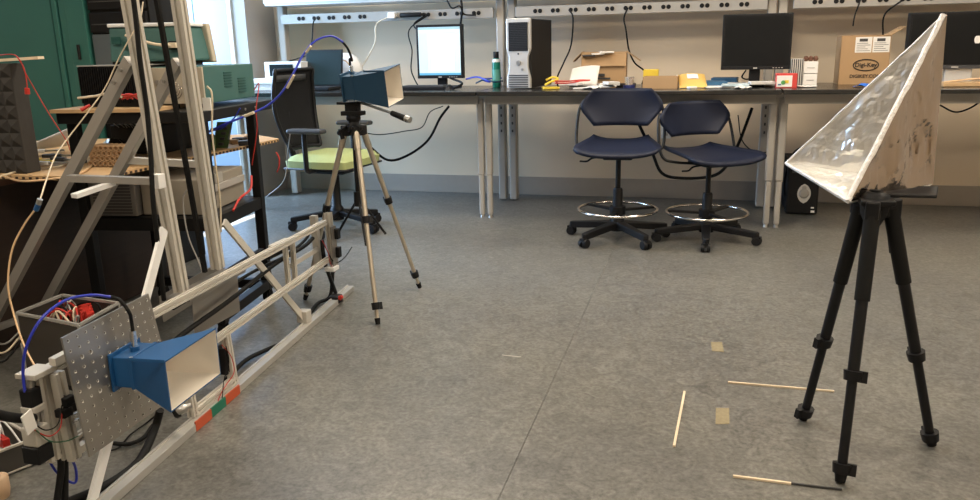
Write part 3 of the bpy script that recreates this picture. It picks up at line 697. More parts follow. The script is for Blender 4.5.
flat('paper_scrap', 688, 696, 5.43, .05, .012, .5, PAPER, 'tiny white scrap at the bench edge below the tan envelope', 'paper')
t, sc, q = monitor('monitor', 723.5, 14.5, 790, 69, 5.7, 'switched-off black monitor on the middle bench', thick=.05)
cable('power_cable', [Yp(746, 70, 5.8), Yp(742, 77, 5.8), Yp(748, 79, 5.76), Yp(756, 74, 5.76)], .005, RUB, 'small black cable loop behind the switched-off monitor neck')
# red white box
a = Yp(776, 84, 5.45).x; b = Yp(797, 84, 5.45).x; zt = Yp(785, 73.5, 5.45).z
t = thing('pad_box', (mid(a, b), 5.5, TOP), 'small red and white box at the joint of middle and right benches', 'box')
M().box(a, b, 5.45, 5.55, TOP, zt).build('body', REDB, t, .002)
M().box(a+.003, b-.03, 5.447, 5.45, TOP+.008, zt-.012).build('front_print', PAPER, t)
M().cyl((mid(a, b)-.02, 5.447, TOP+.035), (mid(a, b)-.02, 5.4455, TOP+.035), .014).build('printed_emblem', mat('grass_green_print', (.1, .35, .1), .5), t)
M().box(a+.05, a+.075, 5.4455, 5.447, TOP+.03, TOP+.05).build('printed_emblem', YEL, t)
M().box(a+.012, a+.03, 5.4455, 5.447, TOP+.018, TOP+.026).build('printed_emblem', BLUEF, t)
# ================================================================ RIGHT BENCH THINGS
a = Yp(790, 80, 5.7).x; b = Yp(802.5, 80, 5.7).x; zt = Yp(796, 59, 5.7).z
t = thing('striped_box', (mid(a, b), 5.78, TOP), 'box with vertical black and white stripes on right bench', 'box')
M().box(a, b, 5.7, 5.85, TOP, zt).build('body', PAPER, t, .001)
for k in range(6): M().box(a+.003+k*(b-a)/6, a+.010+k*(b-a)/6, 5.697, 5.70, TOP, zt).build('stripe', DGREY, t)
a = Yp(803, 80, 5.7).x; b = Yp(817, 80, 5.7).x
for k, lb in enumerate(('lower small white carton right of the striped box', 'upper small white carton right of the striped box')):
    t = thing('white_carton', (mid(a, b), 5.78, TOP+k*.079), lb, 'box', 'small white cartons')
    M().box(a, b, 5.7, 5.83, TOP+k*.079+.001, TOP+.076+k*.079).build('body', PAPER, t, .002); M().box(a+.02, b-.02, 5.698, 5.70, TOP+k*.079+.035, TOP+k*.079+.04).build('printed_line', GREYM, t)
for k in range(3):
    tag(M().lathe((a+.015+.03*k, 5.76, TOP+.157), [(.010, 0), (.018, .015), (.012, .03), (.004, .034)], 10).build('brown_lump', mat('brown_scrap', (.12, .05, .03), .6)), ('left', 'middle', 'right')[k]+' brown lump on top of the white cartons', 'scrap', 'brown scraps on the white cartons')
a = Yp(808, 80, 5.5)
tag(M().lathe((a.x, 5.54, TOP+.001), [(.05, 0), (.065, .006), (.062, .008), (.03, .004)], 24).build('white_saucer', WHITE), 'white saucer in front of the white cartons', 'saucer')
flat('thin_case', 764, 776, 5.6, .12, .03, .2, GREYM, 'thin grey case right of the switched-off monitor stand', 'case')
# labelled cardboard carton
Y = 5.86
a = Yp(839, 78, Y).x; b = Yp(887, 78, Y).x; zt = Yp(862, 36, Y).z
t = carton('labelled_carton', 'tall shipping carton with oval logo and white labels on right bench', a, b, Y, .22, zt, rz=0, flaps=(('R', 0, .10, .55),))
M().obox((mid(a, b), Y+.11, zt+.003), (b-a, -.015, 0), (.01, .22, 0), (0, 0, .005)).build('top_flap', CARD, t)
for i, (u0, u1) in enumerate(((.28, .62), (.64, .99))):
    M().box(a+(b-a)*u0, a+(b-a)*u1, Y-.0035, Y-.002, zt-.105, zt-.006).build('shipping_label', PAPER, t)
    q_ = M()
    for k in range(5): q_.box(a+(b-a)*(u0+.03), a+(b-a)*(u1-.03-.05*(k % 3)), Y-.0042, Y-.0035, zt-.095+k*.012, zt-.092+k*.012)
    q_.box(a+(b-a)*(u0+.08), a+(b-a)*(u0+.25), Y-.0042, Y-.0035, zt-.035, zt-.016)
    q_.build('label_print', DGREY, t)
cz = TOP+.125; cx = mid(a, b)+.01
ov = []
for i in range(40):
    aa = 2*PI*i/40; ov.append((cx+.077*math.cos(aa), Y-.0052, cz+.036*math.sin(aa)))
INK = mat('black_ink', (.02, .018, .016), .7)
M().tube(ov+[ov[0]], .0034, 6, 1).build('logo_oval', INK, t)
text('Digi-Key', (cx, Y-.006, cz), .038, INK, t, (PI/2, 0, -.02))
text('DIGIKEY.COM', (cx, Y-.006, TOP+.052), .030, INK, t, (PI/2, 0, -.02))
a = Yp(863, 82, 5.6)
tag(M().sheet(lambda u, v: V((a.x+(u-.5)*.13, 5.5+.07*v, TOP+.003+.02*math.sin(PI*u)*(.5+.5*math.sin(9*u+4*v)))), 10, 4).build('blue_glove', mat('bright_blue_nitrile', (.02, .15, .65), .5)), 'crumpled bright blue glove in front of the labelled carton', 'glove')
cable('power_cable', [(.98, 6.06, 1.457), Yp(855, 15, 6.02), Yp(853, 26, 6.02)], .005, RUB, 'short black cord end dangling above the labelled carton')
cable('power_cable', [(1.25, 6.06, 1.457), Yp(885, 14, 6.05), Yp(883, 33, 6.1), (1.15, 6.1, 1.2)], .006, RUB, 'black cord dropping behind the labelled carton')
cable('power_cable', [(-1.0, 6.06, 1.457), Yp(573, 18, 6.05), Yp(571, 45, 6.1), Yp(564, 62, 6.05), Yp(557, 78, 5.8), (-1.02, 5.72, TOP+.006)], .006, RUB, 'black cord from the raceway down to the yellow strap')
cable('power_cable', [(-.57, 6.06, 1.457), Yp(624, 18, 6.05), Yp(626, 30, 6.05), Yp(629, 50, 6.1), Yp(635, 63, 6.08), Yp(645, 72, 6.0), (-.45, 5.98, TOP+.006)], .006, RUB, 'black cord from the raceway behind the open cardboard box')
# big dark monitor at right
Y = 5.75
t = thing('wide_monitor', (1.6, Y, TOP), 'wide dark monitor standing partly behind the foil reflector tip', 'monitor')
x0 = Yp(907, 40, Y).x; zt = Yp(930, 12, Y).z; zb = Yp(930, 69, Y).z; x1 = x0+.60
M().box(x0, x1, Y, Y+.05, zb, zt).build('housing', BLK, t, .006)
M().box(x0+.02, x1-.02, Y-.002, Y+.001, zb+.035, zt-.02).build('screen', SCRN, t)
M().box(x0+.002, x1-.002, Y-.008, Y, zb, zb+.022).build('lower_bezel', DGREY, t, .002)
M().box(x0+.27, x0+.31, Y-.0095, Y-.008, zb+.008, zb+.014).build('badge', PAPERG, t)
M().box(x0+.24, x0+.40, Y+.01, Y+.06, TOP+.01, zb+.05).build('neck', SILV, t, .01)
M().box(x0+.16, x0+.46, Y-.04, Y+.16, TOP, TOP+.014).build('stand_base', SILV, t, .004)
p = Yp(978.5, 39, Y-.02)
em = M().sheet(lambda u, v: V((p.x+(u-.5)*.036*math.sin(PI*(.12+.76*v))**.5, Y-.004, p.z+.02-.045*v)), 4, 6)
em.build('white_emblem', PAPER, t)
flat('wooden_board', 943, 1010, 5.45, .2, .022, .02, PLY, 'flat wooden board lying in front of the wide dark monitor', 'board')
cable('power_cable', [Yp(945, 82, 5.6), Yp(960, 80, 5.55), Yp(985, 78, 5.5)], .006, ORANGEC, 'tan cord lying on the wooden board at the right edge')
# shelf things top middle
for px0, px1, h, m_, lb in ((648, 668, .1, mat('violet_sheet', (.25, .2, .42), .6), 'purple edged box on the shelf over the middle bench'), (606, 622, .05, BLK, 'small black box on the shelf over the open carton'), (672, 690, .08, GREYM, 'grey box on the shelf right of the purple one')):
    a = Yp(px0, 5, 6.0).x; b = Yp(px1, 5, 6.0).x
    tag(M().box(a, b, 6.03, 6.25, 1.586, 1.65+h).build('shelf_box', m_, None, .003), lb, 'box')

# PC tower under the right bench
t = thing('desktop_tower', (.72, 6.0, 0), 'black computer tower with silver oval front on the floor under right bench', 'computer')
x0, x1, Y = .585, .80, 5.93
M().box(x0+.01, x1-.01, Y+.02, Y+.42, .005, .385).build('case', BLKCASE, t, .006)
M().box(x0, x1, Y-.01, Y+.03, .005, .39).build('front_panel', BLK, t, .014)
M().lathe((mid(x0, x1)+.01, Y-.009, .155), [(.034, 0), (.034, .006), (.026, .009)], 28, (0, -1, 0)).build('badge_oval', STEELD, t)
o = M().sheet(lambda u, v: V((mid(x0, x1)+.01+.045*math.sin(PI*v)**.6*(2*u-1), Y-.012, .085+.14*v)), 6, 12).build('silver_shield', SILV, t)
M().cyl((mid(x0, x1)+.01, Y-.011, .195), (mid(x0, x1)+.01, Y-.016, .195), .016, .014, 16).build('power_button', STEELD, t)
M().box(x0+.03, x1-.02, Y-.012, Y-.009, .30, .345).build('drive_door', DGREY, t, .002)
M().box(x1-.045, x1-.02, Y-.013, Y-.0095, .02, .035).build('sticker', PAPER, t); M().box(x1-.045, x1-.025, Y-.013, Y-.0095, .05, .06).build('sticker', PAPER, t)
cable('power_cable', [Yp(787, 205, 6.0), Yp(784, 185, 6.05), Yp(790, 160, 6.1), Yp(800, 148, 6.1), Yp(825, 140, 6.2)], .008, RUB, 'black cable arching over the computer tower on the floor')

# ================================================================ TRIPODS
def tripod(nm, label, apex, feet, r, mats, leg_splits, knob=None):
    up_m, low_m, cl_m = mats
    t = thing(nm, (apex.x, apex.y, 0), label, 'tripod')
    for f, f0 in zip(feet, leg_splits):
        f = V(f); top = apex+(V((f.x, f.y, apex.z))-apex).normalized()*.045+V((0, 0, -.02)); d = f-top
        a0, a1, a2 = f0; P = lambda s: top+d*s
        lg = M().cyl(P(0), P(a0), r*1.25, r*1.2, 12).build('leg', up_m, t)
        M().cyl(P(a0-.01), P(a1), r*.95, r*.92, 12).build('middle_tube', low_m, lg)
        M().cyl(P(a1-.01), P(a2), r*.8, r*.78, 12).build('lower_tube', low_m, lg)
        M().cyl(P(a2-.01), P(.985), r*.62, r*.6, 12).build('end_tube', low_m, lg)
        for s in (a1, a2):
            c = M().cyl(P(s-.014), P(s+.022), r*1.5, r*1.35, 12); n = V((-d.y, d.x, 0)).normalized(); c.obox(P(s+.004)+n*r*1.5, n*r*1.3, d.normalized().cross(n)*r*.9, d.normalized()*.032)
            c.build('leg_clamp', cl_m, lg)
        M().cyl(P(.965), P(1.0)+V((0, 0, .004)), r*1.0, r*.75, 12).build('rubber_foot', RUB, lg)
    return t
apx = V((.475, 2.41, .76))
t = tripod('black_tripod', 'black camera tripod carrying the foil corner reflector', apx, [(.354, 2.557, 0), (.411, 2.172, 0), (.711, 2.458, 0)], .0175, (RUB, BLK, BLK), [(.33, .60, .95), (.33, .60, .94), (.30, .60, .95)])
for f in ((.354, 2.557), (.411, 2.172), (.711, 2.458)):
    d = (V((f[0], f[1], 0))-V((apx.x, apx.y, 0))).normalized()
    M().obox(apx+d*.045+V((0, 0, -.02)), d*.05, V((-d.y, d.x, 0))*.036, V((0, 0, .055))).build('shoulder', BLK, t, .006)
M().lathe(apx+V((0, 0, -.07)), [(.02, 0), (.035, .03), (.04, .06), (.038, .085), (.022, .095)], 18).build('crown', BLK, t)
M().cyl(apx+V((0, 0, -.16)), apx+V((0, 0, .03)), .014).build('center_column', BLKM, t)
PC = Yp(931, 181, 2.6)
HT = .772
M().box(.43, .52, 2.36, 2.46, HT-.02, HT-.004).build('head_plate', BLK, t, .004)
M().obox((.555, 2.50, HT), (.20, .0, 0), (.04, .15, 0), (0, 0, .010)).build('mount_board', BLK, t, .003)
M().tube([(.52, 2.44, .70), (.53, 2.46, .66), (.54, 2.45, .60)], .006).build('pan_handle', BLK, t)
# foil corner reflector
Cc = V((PC.x, PC.y, HT+.009)); a_ = .5
A_ = Yp(944.5, 15, 2.6); A_ = V((A_.x, 2.6, A_.z))
Fv = V((-.53, -.85, 0))
F_ = Zp(848, 201, HT-.012); L_ = Zp(786, 163, HT+.02)
t = thing('corner_reflector', Cc, 'foil covered three-sided corner reflector on the black tripod', 'reflector')
import mathutils.noise as mn
def panel(nm, P, Q, R, mt, th, seed, out, amp=.0035, sc=(11, 11, 11)):
    N = 44; P, Q, R = V(P), V(Q), V(R); nn = (Q-P).cross(R-P).normalized()
    if nn.dot(V(out)) < 0: nn = -nn
    idx = {}; vs = []
    for i in range(N+1):
        for j in range(N+1-i):
            k = N-i-j; p = (P*i+Q*j+R*k)/N
            e = min(1, min(i, j, k)/4)
            q = V((p.x*sc[0], p.y*sc[1], p.z*sc[2]))+V((seed, seed, 0))
            h = mn.noise(q)*1.6-abs(mn.noise(q*2.3))*1.3+abs(mn.noise(q*4.9+V((5, 1, 2))))*.45
            idx[i, j] = len(vs); vs.append(p+nn*(e*amp*h))
    K = len(vs); vs2 = [v+nn*th for v in vs]
    fs = []
    for i in range(N):
        for j in range(N-i):
            fs.append((idx[i, j], idx[i+1, j], idx[i, j+1]))
            if i+j < N-1: fs.append((idx[i+1, j], idx[i+1, j+1], idx[i, j+1]))
    al = vs+vs2; fs = fs+[tuple(x+K for x in f[::-1]) for f in fs]
    def strip(seq): return [(seq[i], seq[i+1], seq[i+1]+K, seq[i]+K) for i in range(len(seq)-1)]
    fs += strip([idx[i, 0] for i in range(N+1)])+strip([idx[0, j] for j in range(N+1)][::-1])+strip([idx[N-j, j] for j in range(N+1)])
    return M().add(al, fs, False).build(nm, mt, t)
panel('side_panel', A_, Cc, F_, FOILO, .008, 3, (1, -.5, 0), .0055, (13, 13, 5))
panel('back_panel', A_, Cc, L_, FOIL, .008, 5, (0, 1, 0), .0045, (13, 13, 13))
panel('floor_panel', L_, Cc, F_, FOIL, .008, 8, (0, 0, -1), .005, (16, 16, 16))
def rim(nm, p, q, r, seed):
    rr = random.Random(seed); n = 16
    return M().tube([V(p).lerp(V(q), i/n)+V((rr.uniform(-.0012, .0012), rr.uniform(-.0012, .0012), rr.uniform(-.0012, .0012))) for i in range(n+1)], r, 8, 2).build(nm, FOILS, t)
rim('seam_strip', A_+V((-.002, 0, 0)), F_, .0085, 1); rim('rim_strip', A_, L_, .004, 2); rim('rim_strip', L_, F_, .005, 3); rim('corner_strip', A_, Cc, .005, 4); rim('rim_strip', F_, Cc, .005, 6)
# overlapping foil sheet on the back panel
def bp(u, v):   # u from C to L, v up to A
    return Cc+(L_-Cc)*u+(A_-Cc)*v
nb = (A_-Cc).cross(L_-Cc).normalized(); nb = nb if nb.y < 0 else -nb
M().sheet(lambda u, v: bp(.02+u*.57, .30+v*.012)+nb*(.003+.002*math.sin(u*40)), 14, 2, .0).build('foil_overlap', FOIL, t)
# silver tripod
ap2 = V((-1.565, 3.42, .865))
t = tripod('silver_tripod', 'silver legged tripod holding the dark blue horn antenna', ap2, [(-1.378, 3.136, 0), (-1.385, 3.712, 0), (-1.882, 3.408, 0)], .0135, (CHAMP, CHAMP, BLK), [(.10, .46, .90), (.10, .42, .90), (.10, .44, .92)])
for f in ((-1.378, 3.136), (-1.385, 3.712), (-1.882, 3.408)):
    d = (V((f[0], f[1], 0))-V((ap2.x, ap2.y, 0))).normalized()
    M().obox(ap2+d*.04+V((0, 0, -.025)), d*.045, V((-d.y, d.x, 0))*.034, V((0, 0, .05))).build('shoulder', BLK, t, .006)
    M().cyl(ap2+V((0, 0, -.34)), ap2+V((0, 0, -.34))+(V((f[0], f[1], 0))-ap2)*.42+V((0, 0, .34*.42+.02)), .006).build('spreader', BLK, t)
M().cyl(ap2+V((0, 0, -.36)), ap2+V((0, 0, .03)), .013).build('center_column', BLKM, t)
M().cyl(ap2+V((0, 0, -.38)), ap2+V((0, 0, -.31)), .022).build('spreader_hub', BLK, t)
M().lathe(ap2+V((0, 0, -.03)), [(.03, 0), (.04, .01), (.036, .03), (.026, .035), (.026, .05)], 16).build('crown', BLK, t)
hd = M().lathe(ap2+V((0, 0, .02)), [(.03, 0), (.034, .01), (.03, .03)], 16)
hd.box(ap2.x-.05, ap2.x+.05, ap2.y-.03, ap2.y+.03, ap2.z+.045, ap2.z+.065).box(ap2.x-.03, ap2.x+.03, ap2.y-.025, ap2.y+.025, ap2.z+.06, ap2.z+.10)
hd.box(ap2.x-.065, ap2.x+.05, ap2.y-.035, ap2.y+.035, ap2.z+.095, ap2.z+.108)
hd.build('pan_head', BLK, t, .003)
M().cyl(Yp(362, 103, 3.38), Yp(392, 113, 3.3), .006).build('pan_handle', STEELD, t)
hg = M().cyl(Yp(392, 113, 3.3), Yp(408, 119.5, 3.26), .012, .015, 12).build('handle_grip', RUB, t)
M().cyl(Yp(406, 118.5, 3.265), Yp(410, 120, 3.255), .016, .014, 12).build('grip_cap', STEELD, t)
M().tube([Yp(343, 136, 3.4), Yp(338, 133, 3.4), Yp(341, 130, 3.38), Yp(349, 124, 3.4)], .006).build('crank', BLK, t)
M().cyl(Yp(343, 139, 3.4), Yp(340, 129, 3.4), .010).build('crank_knob', BLK, t)

# ================================================================ HORN ANTENNAS
def horn(label, loc, rz, w, h, L, tw, th_, tl, paint, roll=0):
    t = thing('horn_antenna', loc, label, 'antenna', 'blue horn antennas', rz, True); t.rotation_euler = (roll, 0, rz)
    M().box(-tl, 0, -tw/2, tw/2, -th_/2, th_/2).build('waveguide_box', paint, t, .002)
    M().box(-.006, .004, -tw/2-.003, tw/2+.003, -th_/2-.003, th_/2+.003).build('flange', paint, t, .001)
    M().box(-tl-.006, -tl, -tw/2-.010, tw/2+.010, -th_/2-.010, th_/2+.010).build('back_flange', paint, t, .001)
    def ring(x, a, b): return [V((x, -a/2, -b/2)), V((x, a/2, -b/2)), V((x, a/2, b/2)), V((x, -a/2, b/2))]
    o0, o1 = ring(0, tw, th_), ring(L, w, h)
    i1, i0 = ring(L, w-.007, h-.007), ring(.004, tw-.007, th_-.007)
    m_ = M(); m_.add(o0+o1, [(i, (i+1) % 4, 4+(i+1) % 4, 4+i) for i in range(4)])
    m_.add(o1+i1, [(i, (i+1) % 4, 4+(i+1) % 4, 4+i) for i in range(4)]); m_.build('flare', paint, t)
    # folded lips along the top and bottom mouth edge
    for sg in (1,):
        M().box(L-.10, L, -w/2, -w/2+.002, sg*h/2-.004, sg*h/2+.004).build('edge_fold', paint, t)
    l_ = M().add(i1+i0, [(i, (i+1) % 4, 4+(i+1) % 4, 4+i) for i in range(4)]+[(4, 5, 6, 7)])
    l_.build('lining', HORNI, t, label='bare metal lining')
    M().cyl((-tl*.45, 0, th_/2), (-tl*.45, 0, th_/2+.012), .012, .012, 12).build('connector_base', paint, t)
    M().cyl((-tl*.45, 0, th_/2+.012), (-tl*.45, 0, th_/2+.035), .008, .007, 12).build('coax_connector', STEEL, t)
    for sy in (-1, 1):
        for sz in (-1, 1): M().cyl((.004, sy*(tw/2+.006), sz*(th_/2+.004)), (.010, sy*(tw/2+.006), sz*(th_/2+.004)), .004, .004, 6).build('bolt', STEELD, t)
    return t
ang1 = math.atan2(.069, 1)
h1 = horn('bright blue horn antenna bolted to the perforated plate, lower left', (-1.392, 1.650, .409), ang1, .242, .135, .142, .11, .082, .052, HORNB)
h2 = horn('dark blue horn antenna on top of the silver tripod', (-1.515, 3.385, 1.045), -.07, .165, .16, .178, .10, .105, .05, HORNB2, .17)

# ================================================================ SCANNER
sc_ = thing('antenna_scanner', (-1.6, 1.7, 0), 'tall aluminium profile scanner frame with rails, posts and struts at left', 'frame')
def P(m, name, mt=ALU, bevel=0, label=None, parent=None): return m.build(name, mt, parent or sc_, bevel, label=label)
fr0 = V((-1.572, 1.50, 0)); 
def FR(y): return V((-1.581-.069*(y-1.625), y, 0))
def RO(y): return .035-.022*(y-1.6)
P(M().beam(FR(1.35)+V((RO(1.35), 0, .014)), FR(3.60)+V((RO(3.6), 0, .014)), .045, .026, (0, 0, 1)), 'floor_rail', ALUR, .001)
P(M().beam(FR(1.35)+V((RO(1.35)-.012, 0, .029)), FR(3.60)+V((RO(3.6)-.012, 0, .029)), .008, .005, (0, 0, 1)), 'rail_ridge', ALUR)
ZU, ZL = .415, .225
UR, UL = V((FR(3.32).x, 3.32, ZU)), V((FR(1.47).x, 1.47, ZU+.012))
LR, LL = V((FR(3.34).x, 3.34, ZL+.01)), V((FR(1.49).x, 1.49, ZL-.02))
dz = V((0, 0, .007))
P(M().tslot(UL+dz, UR+dz, .022, .024), 'upper_rail'); P(M().tslot(LL+dz, LR+dz, .022, .022), 'lower_rail')
# right end frame
e = V((FR(3.33).x, 3.33, 0))
P(M().tslot(e+V((.01, .03, .19)), e+V((.0, .03, .46)), .03, .03), 'end_post')
P(M().beam(e+V((-.05, .0, .19)), e+V((-.06, .0, .45)), .03, .03), 'end_post')
P(M().obox(e+V((.03, .01, .30)), (.006, 0, 0), (0, .05, 0), (0, 0, .20)), 'end_plate', ALUP)
for z in (.27, .36): P(M().obox(e+V((.036, .03, z)), (.03, 0, 0), (0, .03, 0), (0, 0, .05)), 'end_connector', BLK, .003)
P(M().obox(e+V((.02, -.01, .20)), (.05, 0, 0), (0, .06, 0), (0, 0, .02)), 'end_bracket', WHITE, .003)
for yy in (2.93, 3.0): P(M().tslot(V((FR(yy).x-.02, yy, ZL+.01)), V((FR(yy).x-.02, yy, ZU)), .018, .018), 'upright')
P(M().beam(V((FR(3.0).x-.04, 2.98, ZL+.07)), V((FR(3.3).x-.04, 3.3, ZL+.07)), .012, .020), 'cross_bracket')
P(M().obox(V((-1.735, 2.98, ZU-.012)), (.05, 0, 0), (0, .14, 0), (0, 0, .012)), 'slide_block', ALU, .003)
P(M().obox(V((-1.74, 2.93, ZU-.035)), (.05, 0, 0), (0, .18, 0), (0, 0, .03)), 'slide_motor', BLK, .004)
P(M().tube([Gp(322, 240, -.02), Gp(325, 262, -.02), Gp(337, 297, -.03)], .010, 8), 'leaning_rod', BLKM)
ft = Zp(336, 303, 0); P(M().obox(V((ft.x, ft.y, .021)), (.05, 0, 0), (0, .06, 0), (0, 0, .04)), 'rod_foot', BLK, .006)
P(M().cyl(V((ft.x+.025, ft.y-.01, .03)), V((ft.x+.04, ft.y-.01, .04)), .012, .009, 12), 'red_button', REDC)
# back sliding rails (dark belts)
P(M().tube([Gp(166, 348, -.045), Gp(188, 330, -.045), Gp(230, 300, -.045), (Gp(275, 264, -.045)), Gp(303, 247, -.045), Gp(313, 238, -.045)], .009, 8), 'cable_sleeve', RUB)
P(M().beam(V((FR(2.3).x-.17, 2.3, .33)), V((FR(3.0).x-.17, 3.0, .36)), .02, .02), 'dark_belt', BLKM)
P(M().tube([Gp(x, y, -.12) for x, y in ((200, 308), (236, 282), (262, 267), (285, 256), (305, 240), (311, 228))], .007, 8), 'cable_sleeve', RUB)
# mast posts on a foot plate
off = -.06
def mast(xb, yb, xt, yt):
    b = Gp(xb, yb, off); tt = Gp(xt, yt, off); tt = b+(tt-b)*1.45; tt.z = min(tt.z, 2.0)
    return b, tt
mA0, mA1 = mast(181.5, 291, 129.5, 0); mB0, mB1 = mast(218, 268, 178.5, 0)
nA = V((1, .069, 0))
P(M().tslot(mA0, mA1, .040, .036, nA), 'mast_post'); P(M().tslot(mB0, mB1, .040, .036, nA), 'mast_post')
pa, pb = Gp(177, 299, off), Gp(234, 269, off)
P(M().obox((pa+pb)/2+V((0, 0, -.004)), V((.10, 0, 0)), pb-pa, V((0, 0, .010))), 'mast_foot_plate', ALUP, .001)
for k in range(6):
    q_ = pa.lerp(pb, .08+.168*k); P(M().cyl(q_+V((.035, 0, 0)), q_+V((.035, 0, .014)), .008, .008, 6), 'bolt', STEELD)
# grey plates hanging below the mast foot
P(M().beam(Gp(193, 312, -.07), Gp(238, 290, -.07), .004, .17), 'back_plate', ALUP)
P(M().beam(V((-1.88, 2.35, .30)), V((-1.88, 2.75, .33)), .004, .10), 'back_plate', ALUP)
# diagonal struts standing on the floor rail
s1a, s1b = Gp(224, 222, -.075), FR(3.03)+V((-.012, 0, .05))
P(M().beam(s1a, s1b, .030, .010, nA), 'strut'); 
P(M().obox(s1b+V((.0, .01, .005)), (.05, 0, 0), (0, .05, 0), (0, 0, .055)), 'strut_shoe', ALU, .004)
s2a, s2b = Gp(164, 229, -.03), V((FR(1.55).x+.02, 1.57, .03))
P(M().beam(s2a, s2b, .034, .010, nA), 'strut', WHITE, label='aluminium strut coloured white as sunlit')  # white colour stands in for sun on bare aluminium
# rear braces
def brace(xt, yt, xb, yb, z):
    a = Gp(xt, yt, -.10); b = Zp(xb, yb, z); a2 = a+(a-b).normalized()*.01
    P(M().beam(a2, b, .040, .022, (.3, 1, 0)), 'brace', BRACEM)
    for k in (.02, .055): 
        q_ = a.lerp(b, k); P(M().cyl(q_+V((0, -.028, 0)), q_+V((0, -.02, 0)), .007, .007, 6), 'bolt', STEELD)
    return a, b
bA = brace(129, 63, -12, 331, .13); bB = brace(177, 64, 42, 311, .13)
for e_ in (bA[1], bB[1]): P(M().beam((e_.x, e_.y, .0), (e_.x, e_.y, .13), .03, .03), 'brace_foot', BRACEM)
P(M().beam(Gp(158, 181, -.10), Yp(69, 178, 2.17), .03, .022, (0, 0, 1)), 'cross_bar', BRACEM)
P(M().beam(Gp(200, 164, -.13), Yp(126, 160, 2.5), .03, .024, (0, 0, 1)), 'cross_bar')
q0, q1 = Yp(74, 196, 2.06), Yp(113, 183, 2.2)
P(M().beam(q0, q1, .03, .014), 'sunlit_white_bar', WHITE, label='aluminium bar coloured white as sunlit')  # sunlight on this bar is put into its white colour
q0, q1 = bA[1], bB[1]
P(M().beam(q0, q1, .03, .022), 'base_bar', BRACEM)
# bracket on post A and black tube beside it
q_ = Gp(158, 181, -.03); P(M().obox(q_, (.03, 0, 0), (0, .035, 0), (0, 0, .045)), 'hinge_bracket', WHITE, .002)
P(M().tube([Gp(131, -20, -.02), Gp(136, 20, -.02), Gp(140, 60, -.02), Gp(147, 110, -.02), Gp(151, 160, -.02), Gp(153, 200, -.02), Gp(158, 245, -.03), Gp(164, 300, -.05)], .0075, 8), 'lead_tube', RUB)
P(M().beam(Gp(155, -10, -.10), Gp(205, 272, -.10), .014, .014), 'drive_belt', BLKM)
# left end frame
eL = V((FR(1.47).x, 1.45, 0))
q1, q2 = Gp(52, 372, .02), Gp(70, 458, .02)
P(M().tslot(q2, q1, .05, .03), 'end_post')
q3, q4 = Gp(38, 372, 0), Gp(52, 460, 0)
P(M().tslot(q4, q3, .03, .03), 'end_post')
P(M().obox(Gp(36, 372, 0), (.06, 0, 0), (0, .07, 0), (0, 0, .014)), 'end_bracket', ALU, .002)
P(M().obox(Gp(62, 356, .03)+V((0, .07, 0)), (.02, 0, 0), GD*.22, (0, 0, .02)), 'short_rail', ALU)
P(M().obox(Gp(90, 441, .03), (.02, 0, 0), GD*.16, (0, 0, .02)), 'short_rail', ALU)
for (xx, yy, ww, hh, m_, nm) in ((31, 397, .035, .05, BLK, 'motor_coupling'), (33, 408, .04, .02, ALU, 'coupling_ring'), (36, 434, .045, .05, ALU, 'bearing_block'), (38, 452, .05, .045, BLK, 'stepper_motor')):
    c_ = Gp(xx, yy, 0); P(M().obox(c_, (ww, 0, 0), (0, ww, 0), (0, 0, hh)), nm, m_, .004)
P(M().cyl(Gp(30, 378, 0), Gp(37, 462, 0), .009), 'lead_screw', STEELD)
for (xx, yy) in ((66, 400), (68, 408), (64, 412)):
    c_ = Gp(xx, yy, .045); P(M().obox(c_, (.03, 0, 0), (0, .03, 0), (0, 0, .022)), 'terminal_block', BLK, .002)
for k in range(5):
    c_ = Gp(66+k*1.6, 398+k*6, .045); P(M().cyl(c_, c_+V((.01, .035, .0)), .004), 'pin', STEEL)
# perforated mounting plate with real holes
off = .13
pc = [Gp(62, 338, off), Gp(148.5, 293.5, off), Gp(176, 396, off), Gp(90, 457, off)]
pm = M(); NX, NY = 11, 12
nn = V((1, .069, 0)).normalized(); th = nn*-.005
hole_k = 10
def PQ(u, v):
    return (pc[0]*(1-u)+pc[1]*u)*(1-v)+(pc[3]*(1-u)+pc[2]*u)*v
for i in range(NX):
    for j in range(NY):
        u0, u1, v0, v1 = i/NX, (i+1)/NX, j/NY, (j+1)/NY
        uc, vc = (u0+u1)/2, (v0+v1)/2; big = (i, j) in ((1, 2), (2, 2), (2, 6), (4, 7), (1, 5), (6, 9), (7, 4))
        r_ = .0052 if big else .0026; cen = PQ(uc, vc); ue = (PQ(u1, vc)-PQ(u0, vc)).normalized(); ve = (PQ(uc, v1)-PQ(uc, v0)).normalized()
        n8 = 8
        outer = []
        for k in range(n8):
            a = 2*PI*k/n8+PI/8*0; cu, cv = math.cos(a), math.sin(a); s = 1/max(abs(cu), abs(cv))
            outer.append(PQ(uc+cu*s/2/NX, vc+cv*s/2/NY))
        inner = [cen+ue*r_*math.cos(2*PI*k/n8)+ve*r_*math.sin(2*PI*k/n8) for k in range(n8)]
        pm.add(outer+inner, [(k, (k+1) % n8, n8+(k+1) % n8, n8+k) for k in range(n8)])
        pm.add([p+th for p in outer+inner], [(n8+k, n8+(k+1) % n8, (k+1) % n8, k) for k in range(n8)])
        pm.add(inner+[p+th for p in inner], [(k, (k+1) % n8, n8+(k+1) % n8, n8+k) for k in range(n8)])
pm.add(pc+[p+th for p in pc], [(0, 4, 5, 1), (1, 5, 6, 2), (2, 6, 7, 3), (3, 7, 4, 0)])
P(pm, 'perforated_plate', ALUP)
hr = M()
